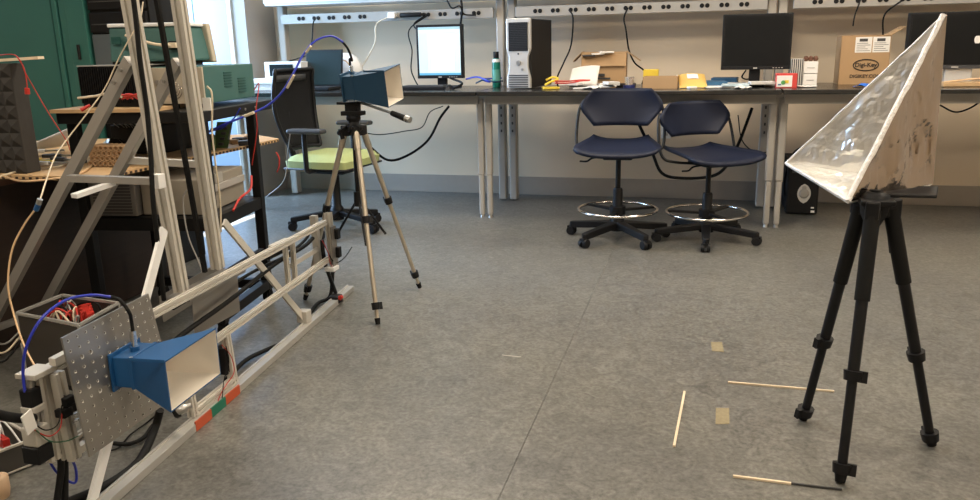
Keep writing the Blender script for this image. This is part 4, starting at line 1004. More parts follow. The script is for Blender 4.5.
for i in range(NX):
    for j in range(NY):
        cen = PQ((i+.5)/NX, (j+.5)/NY); c_ = cen+nn*.001
        ue = (PQ(1, .5)-PQ(0, .5)).normalized(); ve = (PQ(.5, 1)-PQ(.5, 0)).normalized()
        R0 = .0056 if (i, j) in ((1, 2), (2, 2), (2, 6), (4, 7), (1, 5), (6, 9), (7, 4)) else .0029
        a8 = [c_+(ue*math.cos(2*PI*k/8)+ve*math.sin(2*PI*k/8))*(R0+.0015) for k in range(8)]; b8 = [c_+(ue*math.cos(2*PI*k/8)+ve*math.sin(2*PI*k/8))*R0-nn*.002 for k in range(8)]
        hr.add(a8+b8, [(k, (k+1) % 8, 8+(k+1) % 8, 8+k) for k in range(8)])
o = P(hr, 'hole_light_rims', mat('hole_light_paint', (.85, .84, .8), .4, metal=.2)); o['kind'] = 'stuff'  # near-white rings paint the light that shows through the holes
# small brackets behind plate
P(M().obox(Gp(110, 390, .04), (.08, 0, 0), GD*.05, (0, 0, .05)), 'plate_bracket', ALU, .002)
# carriage frame standing on the floor rail
cy0, cy1 = 2.09, 2.36
for yy in (cy0, cy1):
    P(M().tslot(V((FR(yy).x+.012, yy, .03)), V((FR(yy).x+.0, yy, ZL-.004)), .026, .026, nA), 'carriage_post')
P(M().tslot(V((FR(cy0).x+.012, cy0, .042)), V((FR(cy1).x+.012, cy1, .042)), .026, .026), 'carriage_sill')
P(M().obox(V((FR(2.24).x-.06, 2.24, .14)), (.004, 0, 0), (0, .2, 0), (0, 0, .14)), 'carriage_plate', ALUP)
P(M().obox(V((FR(2.35).x-.02, 2.36, .12)), (.05, 0, 0), (0, .05, 0), (0, 0, .10)), 'motor_driver', BLK, .004)
for a, b, m_, lb in ((2.045, 2.143, OTAPE, 'orange tape patch'), (2.146, 2.242, GTAPE, 'green tape patch'), (2.245, 2.345, OTAPE, 'orange tape patch')):
    P(M().obox(V((FR((a+b)/2).x+RO((a+b)/2)+.0225, (a+b)/2, .018)), (.005, 0, 0), (-.069*(b-a), b-a, 0), (0, 0, .034)), 'tape_patch', m_, 0, lb)
P(M().lathe(Gp(176, 412, .03), [(.012, 0), (.016, .006), (.016, .03), (.010, .034), (.010, .05)], 16, (.7, .7, .3)), 'encoder', STEELD)
P(M().lathe(Gp(173, 414, .02), [(.012, 0), (.019, .006), (.019, .02)], 16, (.7, .7, .3)), 'encoder_collar', BLK)

# cables on the scanner
GE = -.02
def gl(pts, offs): return [Gp(x, y, o) for (x, y), o in zip(pts, offs)]
t = thing('coax_cable', Gp(80, 300, .05), 'blue coax cable arching from scanner end to the bright blue horn', 'cable')
hc = Gp(133, 340, .13)
topc = h1.location+V((-.024, 0, .075))
M().tube([Gp(25, 392, .0), Gp(23, 370, 0), Gp(27, 345, .02), Gp(42, 318, .04), Gp(66, 300, .06), Gp(92, 295, .10), Gp(112, 297, .125)], .0036, 8).build('jacket', BLUEC, t)
M().tube([Gp(110, 296.5, .12), Gp(120, 300, .15), Gp(129, 312, .17), topc+V((0, 0, .05)), topc], .0046, 8).build('boot', RUB, t, label='black sleeve')
M().cyl(topc+V((0, 0, -.005)), topc+V((0, 0, .02)), .010, .009, 10).build('plug', STEEL, t)
cable('coax_cable', gl([(24, 388), (24, 420), (40, 440), (55, 470), (74, 483), (76, 470), (70, 455)], (-.02, -.03, -.04, -.03, -.01, 0, .02)), .0035, BLUEC, 'blue coax cable hanging below the left scanner end')
t = thing('coax_cable', Yp(300, 50, 3.2), 'long blue coax cable with cream sleeves running to the tripod horn', 'cable')
e2 = h2.matrix_basis @ V((-.027, 0, .09))
pts = [Yp(198, 136, 3.0), Yp(206, 133, 3.0), Yp(225, 124, 3.0), Yp(250, 114, 3.05), Yp(268, 105, 3.1), Yp(282, 92, 3.12), Yp(294, 72, 3.15), Yp(303, 55, 3.2), Yp(315, 41, 3.25), Yp(331, 36, 3.3), Yp(343, 42, 3.33)]
M().tube(pts, .0048, 8).build('jacket', BLUEC, t)
M().tube([Yp(342, 41, 3.33), Yp(348, 49, 3.35), Yp(352, 60, 3.37), e2+V((0, 0, .03)), e2], .0056, 8).build('boot', RUB, t, label='black sleeve')
for (xa, ya, xb, yb, Yy) in ((243, 117.5, 254, 113.5, 3.05), (287, 89, 294, 76, 3.14), (306, 53.5, 311, 47, 3.22)):
    M().tube([Yp(xa, ya-1, Yy-.012), Yp((xa+xb)/2, (ya+yb)/2-1, Yy-.012), Yp(xb, yb-1, Yy-.012)], .0062, 8, 2).build('cream_sleeve', CREAMC, t)
# cream hose / thin lines at left
cable('thin_cable', [Yp(143, 2, 2.2), Yp(140, 20, 2.15), Yp(131, 36, 2.1), Yp(118, 60, 2.1), Yp(105, 88, 2.1), Yp(88, 112, 2.05), Yp(68, 138, 2.0), Yp(56, 155, 1.9), Yp(48, 175, 1.8), Yp(40, 200, 1.7)], .0021, CREAMC, 'cream cable descending from the mast over the plywood table edge')
cable('thin_cable', [Yp(37, 207, 1.7), Yp(24, 225, 1.68), Yp(12, 250, 1.65), Yp(8, 285, 1.62), Yp(14, 315, 1.6), Yp(24, 345, 1.55), Yp(38, 372, 1.5)], .0026, ORANGEC, 'tan cable hanging down to the left end of the scanner')
t = thing('cable_joint', Yp(39, 203, 1.7), 'small blue and steel joint between the cream and tan cables', 'connector')
M().cyl(Yp(40, 199, 1.7), Yp(38.5, 204, 1.7), .007).build('steel_nut', STEELD, t); M().cyl(Yp(38.5, 204, 1.7), Yp(36, 210, 1.7), .007).build('blue_sleeve', HORNB, t)
cable('wire', gl([(62, 412), (60, 428), (50, 436), (38, 432), (28, 424)], (.05, .06, .05, .03, .02)), .0016, REDC, 'red wire curling over the left scanner end', cat='wire')
cable('wire', gl([(62, 405), (58, 424), (46, 430), (34, 424)], (.05, .06, .05, .03)), .0016, RUB, 'black wire curling over the left scanner end', cat='wire')
cable('wire', gl([(78, 436), (66, 441), (50, 441), (36, 430)], (.05, .05, .04, .03)), .0016, GREENC, 'green wire at the foot of the left scanner end', cat='wire')
cable('cable_hose', [Gp(-25, 408, .03), Gp(0, 415, .03), Gp(18, 418, .03), Gp(33, 418, .02)], .012, RUB, 'thick black hose entering the scanner end at left edge', 10, cat='hose')
tag(M().obox(Gp(29, 422, .06), (.004, 0, 0), (0, .03, .008), (0, -.008, .05)).build('paper_flag', PAPER), 'small white paper flag on the thick black hose end', 'tag')
for k, off_ in enumerate((0, .03)):
    cable('cable_hose', [Gp(60+k*4, 450, .0), Gp(61+k*4, 470, .0), Gp(57+k*8, 500, .0), Gp(52+k*16, 530, 0)], .009, RUB, ('left', 'right')[k]+' one of two black hoses dropping under the scanner end', 10, cat='hose')
def fc(pts, r): return [Zp(x, y, r+.002) for x, y in pts]
cable('cable_hose', [Zp(60, 505, .02), Zp(92, 492, .02), Zp(118, 478, .02), Zp(138, 462, .025), Zp(148, 445, .04), Zp(156, 425, .07), Gp(160, 410, .0)], .0125, RUB, 'thick black hose lying on the floor under the blue horn', 10, cat='hose')
cable('cable_hose', fc([(112, 443), (128, 444), (143, 438), (153, 425)], .012), .007, RUB, 'thinner black hose behind the thick one under the horn', 8, cat='hose')
cable('thin_cable', fc([(100, 452), (118, 448), (130, 435), (145, 424), (160, 412)], .006), .003, RUB, 'thin black cable on the floor behind the perforated plate')
cable('cable_hose', fc([(226, 380), (246, 360), (268, 349), (286, 341), (300, 327), (317, 304)], .013)+[Gp(330, 296, -.04), Gp(333, 270, -.04)], .009, RUB, 'black hose snaking beside the floor rail to the far scanner end', 8, cat='hose')
cable('cable_hose', fc([(236, 380), (248, 374), (258, 362)], .011), .008, RUB, 'short black hose end beside the floor rail', 8, cat='hose')
cable('wire', gl([(222, 345), (231, 356), (234, 372), (226, 385), (219, 398), (216, 412)], (.03,)*6), .0016, REDC, 'red wire looping in front of the carriage frame', cat='wire')
cable('wire', gl([(226, 346), (229, 362), (224, 380), (222, 400)], (.035,)*4), .0016, RUB, 'black wire looping in front of the carriage frame', cat='wire')
cable('wire', gl([(322, 240), (328, 252), (330, 262), (335, 272)], (.02, .03, .03, .03)), .0016, REDC, 'red wire at the far end frame of the scanner', cat='wire')
cable('wire', gl([(324, 244), (334, 262), (344, 258), (352, 247)], (.02, .03, .04, .05)), .0025, RUB, 'dark wire sticking out of the far end frame', cat='wire')
cable('thin_cable', gl([(218, 220), (212, 240), (222, 265), (228, 290)], (-.2,)*4), .0025, GREYC, 'grey cable hanging behind the right mast post')
cable('thin_cable', [Yp(189, 187, 2.7), Yp(183, 200, 2.7), Yp(188, 235, 2.7), Yp(200, 265, 2.7), Yp(205, 285, 2.7)], .003, GREYC, 'grey cable hanging between the two mast posts')
cable('thin_cable', [Yp(207, 86, 2.6), Yp(212, 95, 2.6), Yp(212, 130, 2.6), Yp(215, 160, 2.6), Yp(220, 200, 2.6), Yp(221, 232, 2.6)], .0035, CREAMC, 'cream power cable dropping from the teal instrument')
tag(M().cbox(Yp(207, 104, 2.55), .032, .006, .045).build('paper_tag', PAPER), 'white paper tag tied to the cream power cable', 'tag')
cable('thin_cable', [Xp(290, 134, -2.0), Yp(288, 150, 4.3), Yp(284, 180, 4.4), Yp(266, 197, 4.6)], .003, GREYC, 'thin grey wire hanging beside the office chair')

# control box at the lower left
cc = Zp(22, 478, .0)
t = thing('control_box', (-1.72, 1.45, 0), 'open silver control box with red wires at lower left', 'box')
k0 = Zp(40, 463); kx = (Zp(-2, 480)-k0).normalized(); ky = V((kx.y, -kx.x, 0)); ky = ky if ky.y > 0 else -ky
zz = .085; kw, kd = .30, .26
kc = [k0, k0+kx*kw, k0+kx*kw+ky*kd, k0+ky*kd]
M().prism([p_+V((0, 0, .004)) for p_ in kc], (0, 0, .006)).build('bottom', ALUP, t)
for i in range(4):
    a, b = kc[i], kc[(i+1) % 4]
    M().beam(a+V((0, 0, zz/2+.004)), b+V((0, 0, zz/2+.004)), .003, zz-.008).build('side_panel', mat('smoked_panel', (.06, .055, .05), .3), t)
    M().beam(a+V((0, 0, zz)), b+V((0, 0, zz)), .008, .008).build('edge_profile', ALU, t, .001)
    M().beam(a+V((0, 0, .008)), b+V((0, 0, .008)), .007, .006).build('edge_profile', ALU, t, .001)
M().prism([k0+kx*kw*a_+ky*kd*b_+V((0, 0, .02)) for a_, b_ in ((.15, .15), (.85, .15), (.85, .85), (.15, .85))], (0, 0, .04)).build('circuit_board', GREYM, t, .003)
for k in range(5): M().obox(k0+kx*kw*(.2+.12*k)+ky*kd*.3+V((0, 0, .075)), kx*.02, ky*.05, V((0, 0, .03))).build('terminal', (REDC, WHITE)[k % 2], t, .002)
for k in range(16):
    a = k0+kx*kw*random.uniform(.05, .9)+ky*kd*random.uniform(.05, .9)+V((0, 0, .07)); b = k0+kx*kw*random.uniform(.05, .9)+ky*kd*random.uniform(.05, .9)+V((0, 0, .07))
    M().tube([a, a.lerp(b, .3)+V((0, 0, .05)), a.lerp(b, .7)+V((.02, 0, .06)), b], .003, 6).build('loose_wire', (REDC, WHITE, WHITE, mat('maroon_wire', (.2, .01, .01), .5))[k % 4], t)
# pinkish round thing in the lower left corner
tag(M().lathe(Zp(-2, 497, 0)+V((0, 0, 0)), [(.030, 0), (.034, .02), (.034, .06), (.02, .068)], 20).build('wooden_dowel', mat('pale_tan_wood', (.55, .38, .24), .5)), 'pale rounded wooden dowel end in the lower left corner', 'knob')

# electronics box behind the plate
bx0, by0 = V((-2.35, 2.02, 0)), None
t = thing('electronics_crate', (-2.28, 2.35, 0), 'black open electronics crate with aluminium edges behind the perforated plate', 'crate')
cs = [V((*Zp(x, y, .27).xy, 0)) for x, y in ((79, 325), (17, 313), (62, 295), (118, 303))]
base = cs[0]; ux = (cs[1]-cs[0]).normalized(); uy = (cs[3]-cs[0]).normalized()
wX, wY = (cs[1]-cs[0]).length, (cs[3]-cs[0]).length
M().prism([c_+V((0, 0, .0)) for c_ in cs], (0, 0, .02)).build('bottom', BLK, t)
for i in range(4):
    a, b = cs[i], cs[(i+1) % 4]
    M().beam(a+V((0, 0, .14)), b+V((0, 0, .14)), .005, .24).build('side_panel', CRATEM, t)
    M().beam(a+V((0, 0, .27)), b+V((0, 0, .27)), .011, .011).build('edge_profile', ALUR, t, .001)
    M().beam(a+V((0, 0, .0)), a+V((0, 0, .27)), .010, .010).build('corner_profile', ALUR, t, .001)
M().prism([base+ux*wX*a_+uy*wY*b_+V((0, 0, .1)) for a_, b_ in ((.2, .2), (.8, .2), (.8, .8), (.2, .8))], (0, 0, .08)).build('power_module', DGREY, t, .004)
for k in range(14):
    a = base+ux*random.uniform(.03, wX-.03)+uy*random.uniform(.03, wY-.03)+V((0, 0, .22)); b = base+ux*random.uniform(.03, wX-.03)+uy*random.uniform(.03, wY-.03)+V((0, 0, .22))
    M().tube([a, a.lerp(b, .3)+V((0, 0, .05)), a.lerp(b, .7)+V((.02, 0, .06)), b], .004, 6).build('loose_wire', (REDC, CREAMC, REDC, GREYC, RUB)[k % 5], t)
for k in range(4):
    c_ = base+ux*wX*(.2+.08*k)+uy*wY*(.5+.1*k)+V((0, 0, .25)); M().obox(c_, uy*.06, ux*.03, V((0, 0, .03))).build('red_terminal', REDC, t, .004)
for k in range(3):
    cable('thin_cable', [Zp(-20, 330+k*14, .1), Zp(2, 344+k*9, .12), Zp(18, 333+k*6, .16), Zp(30, 318+k*4, .2)], .004, (GREYC, CREAMC, RUB)[k], ('grey', 'cream', 'black')[k]+' cable curving in from the left edge to the electronics crate')

# ================================================================ RACK, DESK AND LEFT EQUIPMENT
cart = thing('equipment_cart', (-2.3, 3.1, 0), 'black steel equipment cart holding the green instruments', 'cart')
u_ = V((-.14, .99, 0)).normalized(); v_ = V((-.99, -.14, 0)).normalized()
nr = V((-1.99, 2.87, 0)); LX, LY = .56, .52
L4 = [nr, nr+v_*LX, nr+v_*LX+u_*LY, nr+u_*(LY-.02)]
for p_ in L4:
    lg = M().beam(p_+V((0, 0, .06)), p_+V((0, 0, .935)), .042, .042, (v_.x, v_.y, 0)).build('leg', BLKM, cart, .003)
    c = M().cyl(p_+V((-.012, 0, .03)), p_+V((.012, 0, .03)), .03, .03, 16); c.beam(p_+V((0, 0, .03)), p_+V((0, 0, .07)), .034, .03); c.build('caster', RUB, cart)
for z in (.50,):
    for i, j in ((0, 1), (1, 2), (2, 3), (3, 0)):
        M().beam(L4[i]+V((0, 0, z)), L4[j]+V((0, 0, z)), .035, .055).build('shelf_beam', BLKM, cart, .003)
M().beam(L4[3]+V((0, 0, .09)), L4[2]+V((0, 0, .09)), .04, .045).build('foot_beam', BLKM, cart, .003)
M().beam(L4[0]+V((0, 0, .09)), L4[3]+V((0, 0, .09)), .04, .045).build('foot_beam', BLKM, cart, .003)
c0 = nr+V((.04, -.05, 0))
tp = [c0, c0+v_*.63, c0+v_*.63+u_*.74, c0+u_*.74]
M().prism([p_+V((0, 0, .93)) for p_ in tp], (0, 0, .045)).build('top_shelf', BLKM, cart, .004)
M().prism([p_+V((0, 0, .515)) for p_ in L4], (0, 0, .012)).build('lower_shelf', DGREY, cart)
for k in (.3, .38): 
    q_ = c0+u_*(.7*k*2)+V((0, 0, .952)); M().cyl(q_, q_-v_*.003, .006, .006, 10).build('bolt', STEELD, cart)
# plywood board on the top (left part)
TB = .976
q0 = c0+v_*.20+u_*-.02
tag(M().prism([q0+V((0, 0, TB)), q0+v_*.44+V((0, 0, TB)), q0+v_*.44+u_*.55+V((0, 0, TB)), q0+u_*.55+V((0, 0, TB))], (0, 0, .014)).build('plywood_board', PLY), 'plywood board on the top of the black cart, left half', 'board')
# teal cabinet instrument with beige panel facing the camera left
t = thing('teal_instrument', (-2.1, 3.3, TB), 'teal cased instrument with beige panel standing on the cart', 'instrument')
fa = V((*Yp(203.5, 94, 3.05).xy, 0)); 
zt = Yp(204, 62, 3.05).z
iu = V((-.13, .99, 0)).normalized(); iv = V((-.99, -.13, 0)).normalized()
fa = V((-2.03, 2.98, 0))
M().prism([p_+V((0, 0, TB+.018)) for p_ in (fa, fa+iv*.42, fa+iv*.42+iu*.50, fa+iu*.50)], (0, 0, .155)).build('case', TEAL, t, .004)
M().prism([p_+V((0, 0, TB+.020)) for p_ in (fa-iu*.012, fa-iu*.012+iv*.42, fa+iv*.42, fa)], (0, 0, .15)).build('front_panel', BEIGE, t, .002)
for k in range(4): M().cyl(fa+iv*(.03+.12*k)+iu*(.03)+V((0, 0, TB+.0)), fa+iv*(.03+.12*k)+iu*.03+V((0, 0, TB+.02)), .012).build('foot', RUB, t)
for i, (du, dz, r_, m_) in enumerate(((.03, .11, .010, BLK), (.03, .07, .010, BLK), (.06, .12, .006, STEELD), (.06, .08, .006, STEELD), (.20, .09, .010, STEELD), (.26, .11, .012, BLK), (.26, .06, .012, BLK), (.33, .09, .010, BLK))):
    q_ = fa+iv*du-iu*.012+V((0, 0, TB+.02+dz)); M().cyl(q_, q_-iu*.012, r_, r_*.9, 12).build('knob', m_, t)
q_ = fa+iv*.13-iu*.012+V((0, 0, TB+.075))
fg = M()
for k in range(3): fg.torus((0, 0, 0), .012+.011*k, .0018, 20, 5)
fg.v = [q_+iv*p.x+V((0, 0, p.y))-iu*(.003+p.z) for p in fg.v]; fg.build('fan_grille', STEEL, t)
vt = M()
for g0 in (.22, .36):
    for k in range(6): vt.obox(fa+iu*g0+V((.002, 0, TB+.05+.012*k+(.03 if g0 < .3 else .0))), V((.003, 0, 0)), iu*.08, V((0, 0, .004)))
vt.build('vent', GREEND, t)
# oscilloscope on top
zs_ = TB+.175
t = thing('oscilloscope', (-2.2, 3.2, zs_), 'teal oscilloscope with white rim standing on the beige-panel instrument', 'instrument')
fb = V((-2.12, 3.02, 0)); hh_ = Yp(170, 23, 3.1).z-zs_
M().prism([p_ for p_ in (fb+V((0, 0, zs_+.02)), fb+iv*.36+V((0, 0, zs_+.02)), fb+iv*.36+iu*.02+V((0, 0, zs_+hh_-.015)), fb+iv*.03+iu*.02+V((0, 0, zs_+hh_-.015)))], iu*.20).build('case', TEAL, t, .01)
M().prism([p_ for p_ in (fb+iv*-.012+iu*.20+V((0, 0, zs_+.01)), fb+iv*.37+iu*.20+V((0, 0, zs_+.01)), fb+iv*.37+iu*.20+V((0, 0, zs_+hh_)), fb+iv*.006+iu*.20+V((0, 0, zs_+hh_)))], iu*.04).build('front_rim', BEIGE, t, .006)
M().prism([p_ for p_ in (fb+iv*.02+iu*.01+V((0, 0, zs_+hh_-.015)), fb+iv*.36+iu*.01+V((0, 0, zs_+hh_-.015)), fb+iv*.36+iu*.2+V((0, 0, zs_+hh_-.015)), fb+iv*.02+iu*.2+V((0, 0, zs_+hh_-.015)))], (0, 0, .015)).build('top_cover', WHITE, t, .004)
for k in (.03, .30): M().prism([p_+V((0, 0, zs_)) for p_ in (fb+iv*k, fb+iv*(k+.05), fb+iv*(k+.05)+iu*.18, fb+iv*k+iu*.18)], (0, 0, .022)).build('foot', RUB, t, .002)
q_ = fb+iv*.055-iu*.001+V((0, 0, zs_+.085)); M().obox(q_, iv*.05, iu*.02, V((0, 0, .035))).build('power_inlet', RUB, t, .003)
M().tube([q_-iu*.02, q_-iu*.03+iv*.02, q_-iu*.03+iv*.09+V((0, 0, .01)), q_-iu*.03+iv*.2+V((0, 0, .045))], .006, 8).build('power_plug_lead', CREAMC, t)
M().obox(q_-iu*.018, iv*.036, iu*.02, V((0, 0, .022))).build('plug', CREAMC, t, .003)
for k in range(3): M().obox(fb+iv*(.22+.05*k)+V((0, 0, zs_+.07+.02*k)), iv*.04, iu*.006, V((0, 0, .03))).build('rear_port', GREEND, t)
# ribbed black amplifier
t = thing('ribbed_amplifier', (-2.7, 2.9, TB+.014), 'black amplifier with fine ribs on the plywood board', 'amplifier')
a = Yp(79.5, 90, 2.85); b = Yp(138, 90, 2.85); zt = Yp(110, 65, 2.85).z
ylo = Yp(110, 92, 2.85).z
M().box(a.x, b.x, 2.86, 3.1, TB+.015, zt-.004).build('case', BLK, t, .002)
M().box(a.x-.002, b.x+.002, 2.855, 3.1, zt-.004, zt).build('top_cover', GREYM, t)
for k in range(26): 
    xx = a.x+(b.x-a.x)*(k+.3)/26; M().box(xx, xx+(b.x-a.x)*.018, 2.85, 2.861, TB+.03, zt-.008).build('rib', BLK, t)
for k in (0, 1): M().box(a.x+.02+k*(b.x-a.x-.06), a.x+.04+k*(b.x-a.x-.06), 2.87, 2.92, TB+.014, TB+.02).build('foot', RUB, t)
# red fabric and plugs on the board front
for k in range(6):
    x_ = 112+k*5
    cable('red_lead', [Yp(x_-10, 99, 2.74), Yp(x_, 95-k % 2, 2.73), Yp(x_+10, 96, 2.74), Yp(x_+16, 99, 2.76)], .0035, REDC, '%s red test lead of the tangle on the plywood board' % ('leftmost', 'second from left', 'third from left', 'third from right', 'second from right', 'rightmost')[k], group='red leads on the plywood board')
cable('thin_cable', [Yp(78, 98, 2.72), Yp(95, 96, 2.72), Yp(110, 93, 2.72), Yp(122, 97, 2.72)], .005, CREAMC, 'cream cable lying under the ribbed amplifier')
tag(M().cyl(Yp(81, 110, 2.6), Yp(90, 105, 2.62), .008, .005).build('red_banana_plug', REDC), 'red banana plug hanging at the front of the plywood board', 'plug')
# lower instruments in the cart
zl = .528
t = thing('rack_instrument', (-2.1, 3.1, zl), 'beige chassis with handle bar on the lower cart shelf, right side', 'instrument')
M().prism([p_+V((0, 0, zl+.005)) for p_ in (nr+v_*.05+u_*.03, nr+v_*.32+u_*.03, nr+v_*.32+u_*.46, nr+v_*.05+u_*.46)], (0, 0, .15)).build('case', mat('dull_beige_chassis', (.30, .27, .22), .5), t, .004)
M().obox(nr+v_*.045+u_*.25+V((0, 0, zl+.10)), u_*.40, v_*.012, V((0, 0, .03))).build('side_rail', GREYM, t, .002)
M().obox(nr+v_*.048+u_*.20+V((0, 0, zl+.14)), u_*.07, v_*.006, V((0, 0, .045))).build('rating_plate', GREYM, t)
t = thing('rack_instrument', (-2.5, 2.9, zl), 'grey ventilated chassis on the lower cart shelf, left side', 'instrument')
M().prism([p_+V((0, 0, zl+.005)) for p_ in (nr+v_*.33+u_*.0, nr+v_*.54+u_*.0, nr+v_*.54+u_*.46, nr+v_*.33+u_*.46)], (0, 0, .15)).build('case', mat('dull_grey_chassis', (.20, .19, .18), .5), t, .004)
for k in range(10): M().obox(nr+v_*.435-u_*.003+V((0, 0, zl+.02+.013*k)), v_*.17, u_*.004, V((0, 0, .005))).build('vent_slat', DGREY, t)
cable('red_lead', [nr+v_*.02+u_*.42+V((.03, 0, .64)), nr+v_*.0+u_*.35+V((.03, 0, .59)), nr+u_*.25+V((.02, 0, .565)), nr+u_*.15+V((.03, 0, .53))], .0055, REDC, 'thick red lead bundle along the right side of the cart')
cable('red_lead', [Yp(276, 152, 3.6), Yp(279, 158, 3.6), Yp(279, 166, 3.6), Yp(277, 172, 3.6)], .004, REDC, 'short red lead hanging from the plywood shelf corner beside the chair')

# plywood shelf sheet across the cart and desk
ZP = .745
c1, c2 = Zp(97, 181, ZP), Zp(279, 141.5, ZP)
plw = [c1, V((c2.x, c2.y, ZP)), V((-2.42, 3.95, ZP)), V((-3.75, 3.45, ZP)), V((-3.75, c1.y-.03, ZP))]
t = thing('plywood_sheet', (-2.8, 3.0, ZP), 'large plywood sheet at mid height through the cart and over the desk', 'board')
M().prism(plw, (0, 0, .016)).build('sheet', PLY, t)
nt_ = M()
ed = (plw[1]-plw[0]); ed2 = plw[4]-plw[0]
for k in range(46): nt_.obox(plw[0]+ed*((k+.5)/46)+V((.001, 0, .006)), V((.004, 0, 0)), ed.normalized()*.011, V((0, 0, .009)))
for k in range(50): nt_.obox(plw[0]+ed2*((k+.5)/50)+V((0, -.001, .006)), V((0, .004, 0)), ed2.normalized()*.011, V((0, 0, .009)))
o = nt_.build('edge_holes', BROWN, t); o['kind'] = 'stuff'
ZPT = ZP+.016
# dark brown desk
t = thing('brown_desk', (-3.2, 2.9, 0), 'dark brown wooden desk under the plywood sheet at left', 'desk')
M().box(-2.80, -2.775, 2.15, 3.57, .004, .70).build('side_panel', BROWN, t, .002)
M().box(-3.75, -2.80, 3.545, 3.57, .004, .70).build('back_panel', BROWN, t, .002)
M().box(-3.75, -3.725, 2.15, 3.545, .004, .70).build('side_panel', BROWN, t, .002)
M().prism([(-3.76, 2.12, .70), (-2.70, 2.12, .70), (-2.76, 3.58, .70), (-3.76, 3.58, .70)], (0, 0, .035)).build('desk_top', wood_mat('red_brown_edge', (.10, .05, .03), (.16, .08, .05), 5), t, .002)
# foam absorber with pyramids
fr_ = Zp(39, 174, ZPT); zt = Xp(19, 62, fr_.x).z
t = thing('foam_absorber', (fr_.x-.3, fr_.y, ZPT), 'charcoal pyramid foam absorber block standing on plywood at left edge', 'foam')
fx1, fyy = fr_.x-.055, fr_.y
zt = Yp(19, 63, fyy).z
M().prism([(fx1-.62, fyy, ZPT+.001), (fx1, fyy, ZPT+.001), (fx1-.0, fyy, zt), (fx1-.62, fyy, zt)], (0, .07, 0)).build('block', FOAM, t, .004)
cell = .052; nx_, nz_ = 11, int((zt-ZPT)/.052); cz_ = (zt-ZPT)/nz_
pyr = M().add([(0, 0, 0), (cell, 0, 0), (cell, 0, cz_), (0, 0, cz_), (cell/2, -.014, cz_/2)], [(0, 1, 4), (1, 2, 4), (2, 3, 4), (3, 0, 4)])
p0 = None
for i in range(nx_):
    for j in range(nz_):
        if p0 is None:
            p0 = pyr.build('pyramid', FOAM, t); p0.location = V((fx1-cell*(i+1), fyy, ZPT+cz_*j))-ORG[t.name]+ORG[p0.name]
        else:
            c = p0.copy(); C.objects.link(c); c.parent = t; c.location = V((fx1-cell*(i+1), fyy, ZPT+cz_*j))
            c.location = p0.location+V((-cell*i, 0, cz_*j))
# wooden stick on top
tag(M().beam(Yp(-10, 61, fyy+.03), Yp(41, 57.5, fyy+.03), .03, .010).build('wooden_stick', STICKW), 'pale wooden stick resting on top of the foam absorber', 'stick')
cable('red_lead', [Yp(0, 55, fyy-.05), Yp(13, 54.5, fyy-.05), Yp(20, 60, fyy-.05), Yp(25, 72, fyy-.03), Yp(34, 88, fyy), Yp(48, 112, fyy+.02), Yp(66, 140, fyy+.05), Yp(70, 150, fyy+.1)], .0018, REDC, 'thin red lead draped over the foam absorber corner')
cable('red_lead', [Yp(17, 57, fyy-.04), Yp(24, 68, fyy-.04), Yp(27, 84, fyy-.04), Yp(27, 92, fyy-.04)], .0018, REDC, 'red lead ending in a hook clip beside the foam absorber')
tag(M().cyl(Yp(27, 88, fyy-.04), Yp(27.5, 94, fyy-.04), .009).build('hook_clip', REDC), 'red hook clip hanging beside the foam absorber', 'clip')
# papers, tools on plywood
def onply(x, y, z=0): return Zp(x, y, ZPT+z)
t = thing('white_case', onply(52, 150), 'white curved plastic cover lying behind the foam absorber', 'cover')
a = onply(36, 160); b = onply(68, 152)
M().sheet(lambda u, v: V((a.x+(b.x-a.x)*u-.05+.02*v, a.y+.06+.25*v, ZPT+.006+(.10*(1-u)**2)*(.4+.6*v)+.02)), 10, 6, .004).build('shell', WHITE, t)
for k, (x_, y_, rz_, m_) in enumerate(((42, 163, .2, YEL), (55, 166, -.1, YEL), (62, 160, .3, DGREY), (50, 169, .1, PAPERG), (66, 166, -.2, DGREY), (46, 158, .5, PAPER))):
    c_ = onply(x_, y_); L_1 = .16
    t = thing('hand_tool', c_, ('yellow-handled tool nearest the foam absorber', 'yellow-handled tool in the middle of the plywood heap', 'black-handled tool at the back of the plywood heap', 'grey-handled tool at the front of the plywood heap', 'black-handled tool at the right of the plywood heap', 'white-handled tool under the white curved cover')[k], 'tool', 'tools on the plywood sheet')
    d_ = V((math.cos(rz_), math.sin(rz_), 0))
    M().beam(c_-d_*L_1/2+V((0, 0, .012+.004*k)), c_+V((0, 0, .012+.004*k)), .024, .016).build('grip', m_, t, .004)
    M().beam(c_+V((0, 0, .012+.004*k)), c_+d_*L_1/2+V((0, 0, .012+.004*k)), .010, .008).build('shaft', STEELD, t)
cable('thin_cable', [onply(-5, 178, .006), onply(15, 172, .006), onply(35, 168, .006), onply(60, 166, .006), onply(72, 160, .006)], .004, CREAMC, 'cream cable lying across the plywood sheet')
cable('thin_cable', [onply(3, 176, .006), onply(22, 181, .006), onply(50, 179, .006), onply(78, 174, .006), onply(92, 165, .006), onply(98, 155, .01)], .004, ORANGEC, 'tan cable looping near the front edge of plywood')
# honeycomb block of tan tubes
t = thing('tube_block', onply(110, 158), 'block of short tan cardboard tubes stacked on the plywood', 'tubes')
c_ = onply(112, 164); 
for r_ in range(4):
    for k in range(7):
        q_ = V((c_.x-.045+.024*k+.012*(r_ % 2), c_.y, ZPT+.013+.021*r_))
        M().lathe(q_, [(.0118, 0), (.0118, .08), (.007, .08), (.007, .02)], 10, (.1, -1, 0)).build('tube', FOAMT, t)
